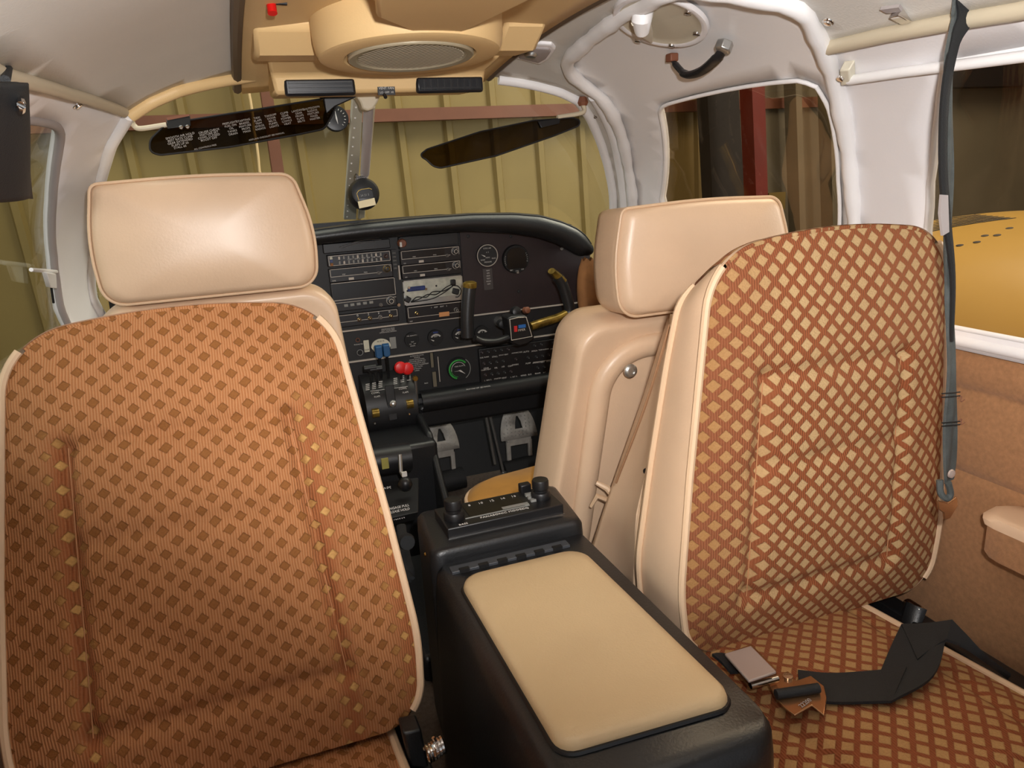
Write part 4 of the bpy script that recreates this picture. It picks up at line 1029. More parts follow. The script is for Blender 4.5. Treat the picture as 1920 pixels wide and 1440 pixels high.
p = crop6(425, 530); R = .0275
g1 = disc(p[0], p[2], R, YP-.004, .010, 'panel', pan, 'suction_gauge'); ring(p[0], p[2], R-.001, .0011, YP-.014, 'line', g1)
for s, dx, dz, m_ in (('GYRO AIR', 0, .018, 'print'), ('4  5', 0, .008, 'print'), ('INHG', 0, -.005, 'print'), ('RAISE', -.013, -.010, 'print'), ('FLAG', .016, -.008, 'print'), ('PRESSURE', 0, -.016, 'print')): T(s, .0045, p[0]+dx, p[2]+dz, g1, m_, y=YP-.0145)
needle(p[0]-.008, p[2]-.001, 150, .010, YP-.0150, g1)
p = crop6(748, 570); g2 = disc(p[0], p[2], .036, YP-.004, .010, 'blackm', pan, 'storm_scope'); 
mb = MB(); q = fillet([(-.026, -.026, .006), (.026, -.026, .006), (.026, .026, .022), (-.026, .026, .022)], 6); mb.prism([(p[0]+a, YP-.016, p[2]+b+.003) for a, b in q], (0, .003, 0)); build('screen', mb, M['screen'], g2)
ticks(p[0], p[2]-.001, .030, .032, 160, 200, 6, YP-.0146, g2); ticks(p[0], p[2]-.001, .028, .031, -12, 28, 5, YP-.0146, g2); 
for i, s in enumerate(('BRT', 'CLR', 'OFF')): T(s, .0045, p[0]-.015+i*.015, p[2]-.030+abs(i-1)*.003, g2, y=YP-.0145)
mb = MB(); mb.lathe((p[0], YP-.012, p[2]-.033), (0, -1, 0), [(.004, 0), (.003, .008)], 12); build('knob', mb, M['silver'], g2)
a, b = crop6(378, 680), crop6(515, 915); pl = rect('switch_placard', (a[0]+.001, 0, a[2]), (b[0]-.002, 0, b[2]), YP-.006, YP-.003, M['paper_g'])
pl.data.materials[0] = mat('worn_grey_placard', '3f3938', .5)
for i, s in enumerate(('NAV', 'GPS', 'HDG', 'TEST', 'HOLD', 'DIM')): T(s, .0045, (a[0]+b[0])/2, a[2]-.006-i*.0068, pl, y=YP-.0065)
# --- middle row: gauges between the strips
def small_gauge(x, y, r, name, txt, blue=True, ndl=150, arc=True):
    p = crop7(x, y); g = disc(p[0], p[2], r, YP-.002, .010, 'blackm', pan, name); ring(p[0], p[2], r*.97, .0009, YP-.012, 'panel', g)
    if arc: ticks(p[0], p[2]-r*.25, r*.62, r*.78, 35, 145, 15, YP-.0125, g); ring(p[0], p[2]-r*.25, r*.62, .0006, YP-.0125, 'print', g, 'dial_arc', 20, radians(35), radians(145))
    if blue: mb = MB(); mb.bx(p[0]-r*.32, p[0]+r*.32, YP-.0135, YP-.012, p[2]+r*.62, p[2]+r*.80); build('blue_nameplate', mb, M['conn'], g)
    T(txt, .0052, p[0], p[2]+r*.18, g, 'goldm' if 0 else 'print', y=YP-.0125)
    if ndl is not None: needle(p[0]-r*.35, p[2]-r*.35, ndl, r*.42, YP-.0130, g)
    return g
small_gauge(1050, 250, .0195, 'exhaust_gauge', 'EGT'); small_gauge(1320, 220, .0195, 'exhaust_gauge', 'EGT')
small_gauge(1570, 200, .019, 'oxygen_gauge', '0   1   2', False, None)
p = crop7(785, 275); g = disc(p[0], p[2], .018, YP-.002, .010, 'blackm', pan, 'quantity_gauge'); ring(p[0], p[2], .0176, .0009, YP-.012, 'panel', g)
T('FUEL QUANTITY', .0038, p[0], p[2]+.011, g, y=YP-.0125); T('TEST', .0035, p[0], p[2]-.005, g, y=YP-.0125); T('ON     OFF', .0035, p[0], p[2]-.010, g, y=YP-.0125); T('ENGINE', .0035, p[0], p[2]-.015, g, y=YP-.0125)
# engine switch area with labels
for i, s in enumerate(('MANIFOLD PRESS', 'NOT TO EXCEED', 'LIMITATIONS SHOWN')): p = crop7(525, 158+i*18); T(s, .0042, p[0], p[2], pan, y=YP-.0008)
a, b = crop7(245, 290), crop7(320, 415); c = rect('white_card', a, b, YP-.003, YP-.001, M['paper']); T('INOP', .0045, (a[0]+b[0])/2, b[2]+.006, c, 'blackm', y=YP-.0035)
a, b = crop7(538, 255), crop7(622, 375); c = rect('grey_card', a, b, YP-.003, YP-.001, M['paper_g'])
for x, y, r in ((180, 280, .0045), (205, 420, .007)): p = crop7(x, y); disc(p[0], p[2], r, YP-.001, .006, 'blackm', pan, 'jack_socket'); ring(p[0], p[2], r, .0008, YP-.007, 'girt' if r < .005 else 'silver', pan, 'socket_ring')
p = crop7(185, 335); T('PHONE MIC', .0042, p[0]+.002, p[2], pan, y=YP-.0008)
p = crop7(440, 330); mb = MB(); q = [(p[0]+.024*cos(a), YP-.006, p[2]-.006+.020*sin(a)) for a in np.linspace(0, pi, 20)]; q2 = [q[0]]; mb.prism(q+[(p[0]-.016, YP-.006, p[2]-.018), (p[0]+.016, YP-.006, p[2]-.018)], (0, .004, 0)); sd = build('pressure_scale', mb, M['paper'], pan)
T('30 20 10', .005, p[0], p[2]+.008, sd, 'blackm', y=YP-.0065)
# lower row: fuel flow gauge
p = crop7(1310, 600); R = .030
ff = disc(p[0], p[2], R, YP-.002, .012, 'blackm', pan, 'fuel_flow_gauge'); ring(p[0], p[2], R*.985, .0010, YP-.0135, 'paper_g', ff, a0=-1.0, a1=.9, n=24)
ring(p[0]-.002, p[2], R*.80, .0018, YP-.0143, 'greenp', ff, 'green_arc', 40, radians(42), radians(255)); ring(p[0]-.002, p[2], R*.62, .0006, YP-.0143, 'print', ff, 'inner_arc', 36, radians(20), radians(190)); ring(p[0]-.002, p[2], R*.66, .0006, YP-.0143, 'greenp', ff, 'inner_green_arc', 36, radians(180), radians(262))
ticks(p[0]-.002, p[2], R*.72, R*.90, 40, 250, 22, YP-.0150, ff, 'greenp', .0005)
T('FUEL FLOW', .0045, p[0], p[2]+.008, ff, y=YP-.0145); 
needle(p[0]+.002, p[2]-.004, -38, .017, YP-.0155, ff, .0022); needle(p[0], p[2]-.004, 182, .014, YP-.0155, ff, .0005)
# gear / trim text plate and cowl flap indicators
for i, s in enumerate(('ALTERNATE STATIC', 'SOURCE', 'STATIC SOURCE PULL', 'DEFROSTER HEATER ON', 'STORM WINDOW AND', 'CABIN VENTS CLOSED', 'FOR ALT STATIC', 'SEE MANUAL', 'CARDS')):
    p = crop7(850, 460+i*21); T(s, .0040, p[0], p[2], pan, y=YP-.0008)
for (x0, y0, x1, y1) in ((985, 425, 1050, 590), (1010, 640, 1085, 805)):
    a, b = crop7(x0, y0), crop7(x1, y1); sl = rect('trim_indicator', a, b, YP-.003, YP-.001, M['blackm'])
    mb = MB(); mb.bx(a[0]+.002, b[0]-.003, YP-.0045, YP-.003, b[2]+.001, a[2]-.001); build('indicator_tape', mb, M['hgrey'], sl)
for y, s in ((550, 'TRIM NOSE'), (770, 'RUD TRIM')): p = crop7(958, y); T(s[:4], .0045, p[0], p[2], pan, y=YP-.0008)
p = crop7(1095, 600); mb = MB(); mb.bx(p[0]-.0008, p[0]+.0008, YP-.002, YP, p[2]-.036, p[2]+.030); build('white_divider', mb, M['line'], pan)
# circuit breaker panel
a, b = PP(897, 656), PP(1072, 706)
zt, zb = PP(897, 656)[2], PP(903, 714)[2]
cbp = unit('breaker_panel', a[0]-.003, .590, zt+.004, zb-.002, 'black')
bx0 = a[0]
rows = [[(360, 412), (433, 404), (507, 390), (580, 383), (655, 375), (950, 335), (1025, 322), (1160, 305), (1225, 300), (1370, 283)],
        [(385, 536), (455, 530), (527, 518), (600, 508), (740, 487), (878, 470), (968, 462), (1040, 450), (1107, 440), (1175, 432), (1243, 424), (1310, 412), (1378, 402)],
        [(400, 663), (472, 655), (543, 645), (615, 633), (687, 625), (985, 582), (1057, 573), (1125, 565), (1260, 548), (1285, 545), (1390, 525)]]
for row in rows:
    for i, (x, y) in enumerate(row):
        p = crop8(x, y); mb = MB(); mb.lathe((p[0], YP-.014, p[2]), (0, -1, 0), [(.0042, 0), (.0040, .002), (.0028, .0024), (.0026, .007), (.0015, .0074)], 12); k = build('circuit_breaker', mb, M['panel'] if i % 4 else M['maroon'], cbp)
        mb = MB(); mb.bx(p[0]-.0006, p[0]+.0006, YP-.0222, YP-.0213, p[2]-.001, p[2]+.001); build('rating_mark', mb, M['paper_g'], k)
for s, x, y in (('FUEL PUMPS', 390, 468), ('STALL', 507, 460), ('PITOT HEAT', 605, 440), ('AVIONICS BUS', 755, 415), ('AUTO', 858, 405), ('PITCH', 950, 398), ('TURN & BANK', 1055, 380), ('STROBE', 1160, 372), ('NAV', 1230, 360), ('LDG', 1297, 355), ('ACTUATOR', 1395, 338),
                ('GEAR', 410, 590), ('CABIN HEAT', 410, 606), ('OIL', 520, 585), ('AIR', 600, 572), ('COM', 680, 565), ('WARN', 735, 550), ('PUMP', 880, 535), ('AVIONICS', 970, 528), ('NAV', 1040, 520), ('PITOT', 1115, 510), ('LIGHTS', 1215, 495), ('PROP', 1320, 485), ('FLAPS', 1390, 478),
                ('L  GEN  R', 430, 722), ('STARTER', 537, 705), ('VENT', 610, 698), ('L  ALT  R', 720, 685), ('WIND', 828, 670), ('BUS', 898, 660), ('PANEL', 990, 648), ('AC', 1060, 640)):
    p = crop8(x, y); T(s, .0058 if len(s) < 6 else .0046, p[0], p[2], cbp, y=YP-.0143)
p0, p1 = crop8(935, 518), crop8(1420, 460); mb = MB(); mb.bx(p0[0], p1[0], YP-.0150, YP-.0138, (p0[2]+p1[2])/2-.0005, (p0[2]+p1[2])/2+.0005); build('bus_line', mb, M['line'], cbp)
# padded lower edge of the panel
zl = PP(860, 742)[2]
mb = MB()
def lowpad(u, v):
    X = .105+(.595-.105)*u; th = 2*pi*v
    return (X, YP-.010+.030*cos(th), zl+.003+.028*sin(th))
mb.grid(lowpad, 30, 20); build('padded_lower_edge', mb, M['blackv'], pan)
p = crop8(300, 812); text('PROP SYNC OFF  SEE MANUAL', .0048, (p[0], YP-.034, p[2]+.006), (1, 0, 0), (0, .3, 1), M['print'], pan)
mb = MB(); mb.bx(.10, .58, YP+.0, YP+.06, zl-.075, zl-.01); build('lower_shelf', mb, M['blackv'], pan, bevel=.01)
# glareshield: padded roll along the top, running forward to the windshield
gs = thing('glareshield', 'black padded glareshield roll along the top of the instrument panel', 'glareshield', (.02, YP, .77))
YG = 1.735
top = [(430, 452), (520, 438), (600, 427), (680, 416), (780, 406), (880, 399), (960, 398), (1010, 402), (1050, 413), (1080, 426), (1096, 440), (1104, 455)]
bot = [(430, 486), (520, 470), (600, 458), (680, 449), (780, 440), (880, 434), (960, 438), (1010, 446), (1045, 458), (1068, 472), (1084, 481), (1096, 479)]
TP = resample_open([onY(x, y, YG) for x, y in top], 60); BP = resample_open([onY(x, y, YG) for x, y in bot], 60)
rings = []
for i, (a, b) in enumerate(zip(TP, BP)):
    c = (a+b)/2; h = max(np.linalg.norm(a-b)/2, .006); up = (a-b)/max(np.linalg.norm(a-b), 1e-6) if np.linalg.norm(a-b) > .004 else np.array((.7, 0, .7)); r_ = []
    for k in range(20):
        th = 2*pi*k/20; r_.append(c+up*h*sin(th)+np.array((0, 1, 0))*(.030*cos(th)))
    rings.append(r_)
e0 = np.mean(rings[-1], 0); dv = e0-np.mean(rings[-2], 0); dv /= np.linalg.norm(dv)
for k_, s_ in ((.006, .9), (.011, .65), (.014, .3)): rings.append([e0+(np.array(p)-e0)*s_+dv*k_ for p in rings[59]])
mb = MB(); mb.loft(rings); build('padded_roll', mb, M['blackv'], gs, angle=80)
mb = MB(); mb.tube([a*.93+b*.07+np.array((0, -.017, 0)) for a, b in zip(TP, BP)], .0012, 5); build('stitching', mb, M['panel'], gs)
mb = MB(); nn = len(TP)
mb.add([tuple(a*.8+b*.2) for a, b in zip(TP, BP)]+[(CX+(a[0]-CX)*.93, 2.24-.30*abs((a[0]-CX)/.62)**2.2, min(a[2], .765)-.012) for a in TP], [(i, i+1, nn+i+1, nn+i) for i in range(nn-1)])
build('dash_top', mb, M['blackv'], gs, solid=.006)

# throttle quadrant
tq = thing('throttle_quadrant', 'black throttle quadrant with blue and red engine levers', 'quadrant', (.04, 1.74, .40))
def Q(x, y, Y=1.70): return onY(x, y, Y)
a, b = Q(686, 716, 1.70), Q(782, 790, 1.70)
def qb(u, v):
    th = radians(-20+110*v); return (a[0]-.004+(b[0]-a[0]+.008)*u, 1.765-.085*cos(th), a[2]-.075+.085*sin(th)*1.0)
mb = MB(); mb.loft([[(x, 1.78-.09*cos(radians(t)), a[2]-.085+.085*sin(radians(t))) for t in range(-40, 95, 9)]+[(x, 1.80, a[2]-.085), (x, 1.80, a[2]-.14)] for x in (a[0]-.006, b[0]+.004)]); build('quadrant_body', mb, M['black'], tq, angle=30)
def onq(x, y):                                         # point on the curved face
    d = ray(x, y); t = 1.2
    while t < 2.4:
        P = EYE+d*t; 
        if ((P[1]-1.78)/.09)**2+((P[2]-(a[2]-.085))/.085)**2 < 1: return P
        t += .002
    return onY(x, y, 1.7)
for x, y, s in ((689, 724, 1), (701, 722, 1), (713, 719, 1), (741, 713, 1), (754, 709, 1), (766, 706, 1)):
    for k in range(4):
        p = onq(x, y-4+k*3.4); mb = MB(); mb.box((p[0], p[1]-.002, p[2]), (.009, .002, .0016)); build('gate_mark', mb, M['print'], tq)
for s, x, y, sz in (('COWL', 704, 737, .0065), ('FLAPS', 707, 744, .0055), ('COWL', 755, 729, .0065), ('FLAPS', 760, 736, .0055)):
    p = onq(x, y); text(s, sz, p+np.array((0, -.002, .001)), (1, 0, 0), (0, .35, 1), M['print'], tq)
mb = MB(); p0, p1 = onq(694, 733), onq(764, 724); mb.tube([p0+np.array((0, -.003, 0)), p1+np.array((0, -.003, 0))], .0006, 5); build('print_line', mb, M['print'], tq)
mb = MB(); p = onq(733, 752); mb.box((p[0], p[1]-.002, p[2]-.004), (.022, .006, .085), Matrix.Rotation(-.1, 3, 'X')); build('centre_plate', mb, M['panel'], tq, bevel=.002)
p = onq(736, 756); mb = MB(); mb.lathe((p[0], p[1]-.004, p[2]), (0, -1, .2), [(.009, 0), (.008, .004), (.005, .006), (.005, .012), (.003, .013)], 18); build('friction_knob', mb, M['silver'], tq)
def lever(px_, py_, Yk, base, m, kind, w_=.013):
    k = onY(px_, py_, Yk); bb = onq(*base)
    mb = MB(); mb.tube([bb+np.array((0, .02, -.01)), (bb+k)/2+np.array((0, .006, 0)), k], .0035, 8, flat=.6); l = build('lever_'+kind, mb, M['black'], tq)
    return l, k
for x, y in ((710, 656), (724, 653)):
    l, k = lever(x, y+4, 1.69, (x+8, 714), 'blue', 'arm')
    mb = MB(); cs_ = fillet([(-.0085, -.018, .007), (.0085, -.018, .007), (.0085, .014, .002), (-.0085, .014, .002)], 5); P = [(k[0]+q[0], k[1]+.006, k[2]+q[1]+.002) for q in cs_]; mb.prism(P, (0, -.016, 0), .86); build('blue_paddle', mb, M['blue'], l, bevel=.002)
for x, y, Yk in ((751, 690, 1.68), (764, 692, 1.68)):
    l, k = lever(x, y, Yk, (x+4, 715), 'red', 'arm')
    mb = MB(); mb.lathe(k+np.array((0, .008, 0)), (0, -1, .1), [(.008, -.006), (.0135, 0), (.0145, .004), (.0145, .010), (.012, .014), (.006, .0155)], 16); build('red_knob', mb, M['red'], l, angle=25)
for x, y in ((690, 690), (701, 692)):
    l, k = lever(x+2, y, 1.68, (x+10, 720), 'black', 'arm'); mb = MB(); mb.tube([k+np.array((-.012, 0, 0)), k+np.array((.016, 0, 0))], .008, 12); build('black_grip', mb, M['black'], l)
for x, y in ((703, 773), (767, 756)):
    p = onq(x, y); mb = MB(); mb.tube([p+np.array((-.008, -.006, 0)), p+np.array((.008, -.006, 0))], .011, 14); build('flap_wheel', mb, M['goldm'], tq)
    mb = MB(); mb.lathe(p+np.array((-.006, -.02, -.02)), (0, -1, 0), [(.003, 0), (.002, .003)], 8); build('bright_pin', mb, M['chrome'], tq)
p = onY(779, 714, 1.72); mb = MB(); mb.tube([p, onY(782, 754, 1.73)], .004, 8, flat=.5); l = build('friction_lever', mb, M['silver'], tq); mb = MB(); mb.lathe(p+np.array((0, 0, .006)), (0, -1, 0), [(.007, -.003), (.0075, 0), (.006, .004)], 14); build('lever_tip', mb, M['brass'], l)

# right control yoke
yk = thing('control_yoke', 'black control yoke with a squared emblem cap and two upright horns', 'yoke', (.37, YP, .48))
YY = 1.64
def YP_(x, y, Y=YY): return onY(x, y, Y)
hub = YP_(977, 622)
mb = MB(); mb.tube([(hub[0], YP, hub[2]+.0), (hub[0], YY+.03, hub[2])], .014, 16); build('yoke_shaft', mb, M['silver'], yk)
C = [crop8(x, y) for x, y in ((690, 45), (880, 25), (955, 255), (715, 295))]
C = [onY(840+x/6, 590+y/6, YY-.02) for x, y in ((672, 40), (720, 22), (880, 10), (975, 240), (965, 290), (905, 330), (800, 360), (720, 320))]
mb = MB(); mb.prism(C, (0, .045, 0), 1.05); hb = build('yoke_hub', mb, M['black'], yk, bevel=.004)
C = [onY(840+x/6, 590+y/6, YY-.0215) for x, y in ((695, 55), (790, 32), (880, 28), (945, 245), (715, 288))]; mb = MB(); mb.tube(C, .0011, 6, closed=True); build('silver_outline', mb, M['line'], hb)
def fq(x0, y0, x1, y1, m, name):
    a = onY(840+x0/6, 590+y0/6, YY-.0215); b = onY(840+x1/6, 590+y1/6, YY-.0215); mb = MB(); mb.bx(a[0], b[0], YY-.0222, YY-.0205, b[2], a[2]); return build(name, mb, m, hb, smooth=False)
fq(742, 130, 780, 190, mat('emblem_red', 'c42a2c', .4), 'red_block'); fq(792, 118, 875, 143, mat('emblem_blue', '2c66ac', .4), 'blue_block')
p = onY(840+830/6, 590+173/6, YY-.0222); text('PIPER', .0078, p, (1, 0, .02), (0, 0, 1), M['line'], hb, ext=.0001)
def barx(path, r, m, name, par, flat=None, n=14): mb = MB(); mb.tube(spline(path, 6), r, n, flat=flat); return build(name, mb, m, par)
b1 = barx([YP_(890, 634), YP_(905, 640), YP_(930, 640), YP_(955, 632)], .012, M['black'], 'left_arm', yk, .7)
h1 = barx([YP_(877, 632), YP_(876, 600), YP_(878, 560), YP_(881, 532)], .0155, M['blackv'], 'left_horn', yk)
mb = MB(); mb.lathe(YP_(881, 540), (.02, 0, 1), [(.0155, 0), (.0165, .004), (.0165, .012), (.011, .015)], 20); build('horn_cap', mb, M['goldm'], h1)
b2 = barx([YP_(995, 612), YP_(1020, 604), YP_(1045, 596), YP_(1062, 588)], [.013]*25 if 0 else .0125, M['goldm'], 'right_arm', yk, .8)
h2 = barx([YP_(1064, 592), YP_(1068, 580), YP_(1062, 555), YP_(1054, 532), YP_(1046, 520)], .0135, M['blackv'], 'right_horn', yk)
mb = MB(); mb.tube([YP_(1034, 508, YY-.01), YP_(1046, 518, YY), YP_(1056, 528, YY)], [.011, .013, .0135], 10, flat=.7); build('horn_cap', mb, M['goldm'], h2)
mb = MB(); p = YP_(965, 585, YY+.02); mb.lathe(p, (0, -1, .2), [(.013, 0), (.014, .008), (.010, .016), (.004, .018)], 20); build('push_switch', mb, M['black'], yk); p = YP_(984, 582, YY+.02); mb = MB(); mb.lathe(p, (.3, -1, .2), [(.008, 0), (.008, .012), (.005, .014)], 14); build('brown_switch', mb, M['girt'], yk)
p = YP_(938, 606, YY+.05); mb = MB(); mb.lathe(p, (0, -1, 0), [(.010, 0), (.010, .02), (.006, .022)], 16); build('clock_knob', mb, M['panel'], yk)

# ==================================================================
#  WINDSHIELD FURNITURE: compass, visors, thermometer
# ==================================================================
cp = thing('magnetic_compass', 'black round compass with cream tape, hanging before the windshield post', 'compass', onY(683, 365, 1.62))
YC = 1.62
mb = MB(); t0, t1 = SP(-.012+.03, 1.375, .015), onY(684, 325, YC)
t0 = onY(692, 196, 1.40); mb.tube([t0, t1], .0095, 12); tb = build('hanger_tube', mb, M['ltgrey'], cp)
t2, t3 = onY(700, 200, 1.40), onY(690, 322, YC); mb = MB(); mb.tube([t2, t3], .0035, 8); build('hanger_edge', mb, M['beige_rail'], cp)
c = onY(684, 368, YC); mb = MB(); mb.lathe(c+np.array((0, .03, 0)), (-.06, -1, .15), [(.012, -.01), (.025, 0), (.0315, .015), (.0325, .03), (.031, .045), (.026, .055), (.018, .058)], 32); bd = build('compass_body', mb, M['black'], cp)
a, b = onY(676, 322, YC-.01), onY(692, 345, YC-.01); mb = MB(); mb.prism([onY(x, y, YC-.006) for x, y in ((668, 325), (672, 330), (682, 330), (686, 330), (694, 350), (674, 352), (668, 345))], (0, .018, 0)); build('bracket', mb, M['black'], cp, bevel=.001)
p = onY(677, 332, YC-.010); text('COMPASS\nDEVIATION', .0055, (p[0]+.001, p[1], p[2]), (1, 0, .1), (0, 0, 1), M['ltgrey'], cp)
mb = MB(); W4 = [onY(x, y, YC-.031) for x, y in ((672, 373), (669, 362), (674, 356), (690, 354), (698, 358), (700, 370))]; mb.prism(W4, (0, .006, 0)); wd = build('card_window', mb, M['screen'], bd)
mb = MB(); mb.tube([onY(x, y, YC-.032) for x, y in ((673, 376), (669, 363), (672, 358), (678, 355), (692, 353), (697, 355))], .0007, 6); build('window_rim', mb, M['brass'], bd)
text('24 21 S', .006, onY(684, 366, YC-.033), (1, 0, .1), (0, 0, 1), M['paper_g'], bd)
mb = MB(); mb.prism([onY(x, y, YC-.033) for x, y in ((671, 378), (702, 371), (705, 384), (674, 391))], (0, .003, 0)); build('tape_strip', mb, M['tape'], bd, smooth=False)
# overhead attachment of the post
mb = MB(); mb.prism([onY(x, y, 1.36) for x, y in ((668, 180), (714, 178), (708, 192), (700, 204), (690, 208), (680, 204), (676, 192))], (0, .03, .0)); build('post_bracket', mb, M['beige_rail'], post, bevel=.003)

def visor(name, label, rail, outline_px, Y, lean, mtl, armA, armB):
    o = onY(*rail, Y); t = thing(name, label, 'sun visor', o, 'smoked sun visors')
    n = np.array((0, -1.0, lean))
    P = [onP(x, y, o, n) for x, y in outline_px]; pl = resample(P, 120) if 0 else P
    f2 = fillet([(p[0], p[2], .02) for p in P], 6)
    # rebuild Y on the plane
    def yo(x, z): return o[1]+(z-o[2])*lean
    Q3 = [(x, yo(x, z), z) for x, z in f2]
    mb = MB(); mb.prism(Q3, (0, .004, .0)); v = build('visor_blade', mb, mtl, t, angle=30)
    mb = MB(); mb.tube([(q[0], q[1]-.0005, q[2]) for q in Q3], .0016, 6, closed=True); build('rounded_edge', mb, M['black'], v)
    return t, yo, o, n
vL, yoL, oL, nL = visor('sun_visor', 'smoked sun visor at left printed with a pale checklist table', (470, 200), [(281, 285), (281, 262), (312, 232), (470, 207), (600, 186), (622, 180), (634, 186), (624, 214), (608, 242), (560, 252), (430, 276), (300, 291)], 1.345, .35, M['smoke'], None, None)
vR, yoR, oR, nR = visor('sun_visor', 'smoked sun visor at right without any printing', (940, 240), [(786, 292), (800, 280), (900, 247), (1000, 226), (1075, 221), (1088, 226), (1085, 236), (1040, 254), (930, 292), (826, 315), (812, 312), (800, 300)], 1.36, .35, M['smoke'], None, None)
for (x, y) in ((340, 248), (352, 247)):
    p = onP(x, y-8, oL, nL)+np.array((0, -.003, 0)); mb = MB(); mb.lathe(p, (0, -1, .35), [(.0035, 0), (.003, .003), (.001, .0035)], 10); build('screw', mb, M['chrome'], vL)
mb = MB(); q = [onP(x, y, oL, nL)+np.array((0, -.003, 0)) for x, y in ((312, 222), (356, 216), (358, 236), (314, 242))]; mb.prism(q, (0, .010, 0)); build('visor_clip', mb, M['black'], vL, bevel=.001)
mb = MB(); q = [onP(x, y, oL, nL)+np.array((0, -.004, 0)) for x, y in ((312, 221), (355, 214), (355, 218), (314, 226))]; mb.prism(q, (0, .010, 0)); build('copper_strip', mb, M['girt'], vL)
mb = MB(); mb.tube(spline([hit(248, 228)+np.array((0, -.01, 0)), onP(252, 236, oL, nL), onP(264, 241, oL, nL), onP(312, 234, oL, nL)], 6), .004, 10); build('pivot_arm', mb, M['beige_rail'], vL)
# printed table on the left visor
def vtext(s, size, x, y, par, o, n, m='paper_g', rt=(1, .0, .17)):
    p = onP(x, y, o, n)+np.array((0, -.002, 0)); text(s, size, p, rt, (0, .35, 1), M[m], par)
M['vprint'] = mat('faded_visor_print', '9a938c', .6); M['vprint'] = M['vprint']
for i in range(5): vtext(('SMOOTH AIR HOLD', 'BEST RATE CLIMB', 'GEAR EXTENDED', 'FLAPS UP 66', 'STALL 65')[i], .0048, 338, 255+i*5.2, vL, oL, nL, 'vprint')
for i in range(4): vtext(('CRUISE CHECK', 'MIXTURE SET', 'COWL CLOSED', 'BOOST OFF')[i], .0048, 392, 246+i*5.0, vL, oL, nL, 'vprint')
words = ('PREFLIGHT\nFUEL ON\nOIL\nTANKS\nDRAIN', 'STARTING\nBRAKES\nMIXTURE\nPROPS\nMAGS', 'TAXI\nFLAPS\nTRIM\nGYROS\nRADIOS', 'TAKEOFF\nDOOR\nBELTS\nPUMPS\nLIGHTS', 'CLIMB\nGEAR\nPOWER\nCOWLS\nHEAT', 'LANDING\nGEAR\nPROPS\nFLAPS\nBELTS', 'SHUTDOWN\nRADIOS\nMIXTURE\nMAGS\nMASTER')
for i, s in enumerate(words): vtext(s, .0046, 434+i*25.5, 241-i*4.7, vL, oL, nL, 'vprint')
vtext('AIRPLANE CHECKLIST SEE MANUAL', .0036, 500, 256, vL, oL, nL, 'vprint')
vtext('ALL CONTROLS FREE', .0036, 385, 276, vL, oL, nL, 'vprint')
mb = MB(); q = [onY(x, y, 1.34) for x, y in ((606, 182), (612, 214), (628, 200), (668, 182), (668, 178))]; mb.prism(q, (0, .012, 0)); build('inner_bracket', mb, M['black'], vL, bevel=.002)
mb = MB(); mb.tube([onY(600, 186, 1.35), onY(665, 178, 1.35)], .003, 8); build('inner_rod', mb, M['brass'], vL)
mb = MB(); mb.tube(spline([onP(1090, 190, oR, nR), onP(1096, 206, oR, nR), onP(1086, 213, oR, nR), onP(1045, 220, oR, nR)], 6), .0042, 10); build('pivot_arm', mb, M['beige_rail'], vR)
mb = MB(); mb.lathe(onP(1093, 192, oR, nR), (0, 0, 1), [(.008, -.006), (.011, 0), (.007, .010)], 8); build('pivot_block', mb, M['girt'], vR)
mb = MB(); q = [onP(x, y, oR, nR)+np.array((0, -.003, 0)) for x, y in ((1008, 228), (1050, 222), (1048, 232), (1014, 240))]; mb.prism(q, (0, .010, 0)); build('visor_clip', mb, M['black'], vR, bevel=.001)
# outside air thermometer
tm = thing('air_thermometer', 'small round black outside air thermometer dial beside the left visor', 'thermometer', onY(630, 222, 1.50))
c = onY(630, 222, 1.50); dd = (0, -1, .12)
mb = MB(); mb.lathe(c, dd, [(.0225, -.012), (.0235, 0), (.0225, .004), (.021, .0045), (.006, .0045)], 30); build('dial', mb, M['black'], tm)
mb = MB()
for i in range(14):
    a = radians(-140+i*20+90); r0, r1 = .0145, .0175; u_ = Vector((1, 0, 0)); v_ = Vector((0, .12, 1))
    mb.tube([Vector(c)+Vector((0, -.006, 0))+u_*(r0*cos(a))+v_*(r0*sin(a)), Vector(c)+Vector((0, -.006, 0))+u_*(r1*cos(a))+v_*(r1*sin(a))], .0005, 4)
build('dial_marks', mb, M['print'], tm); needle(c[0], c[2], 95, .014, c[1]-.0065, tm, .0014, tail=.8)
mb = MB(); mb.tube([(c[0], c[1], c[2]), (c[0], c[1]+.25, c[2]+.02)], .004, 8); build('probe', mb, M['silver'], tm)

# ==================================================================
#  OVERHEAD PANEL
# ==================================================================
oh = thing('overhead_panel', 'beige moulded overhead panel with a round speaker grille and two vents', 'overhead panel', (-.02, 1.0, 1.05))
uL, uRt = -.245, .185
mb = MB(); nY = 24
YB0, YB1 = .45, 1.40
def ohz(X, Y): return SP(X-CX, Y)[2]
def base(u, v):
    X = -.232+(.195+.232)*u; Y = YB0+(YB1-YB0)*v; return (X, Y, ohz(X, Y)-.006-.006*(1-abs(2*u-1)**6))
mb.grid(base, 16, 24); build('base_plate', mb, M['beige'], oh, solid=.006)
for s, X in ((-1, -.238), (1, .201)):
    mb = MB(); mb.tube([(X, Y, ohz(X, Y)-.006) for Y in np.linspace(YB0, YB1-.01, 24)], .0075, 8); build('edge_strip', mb, M['beige_d'], oh)
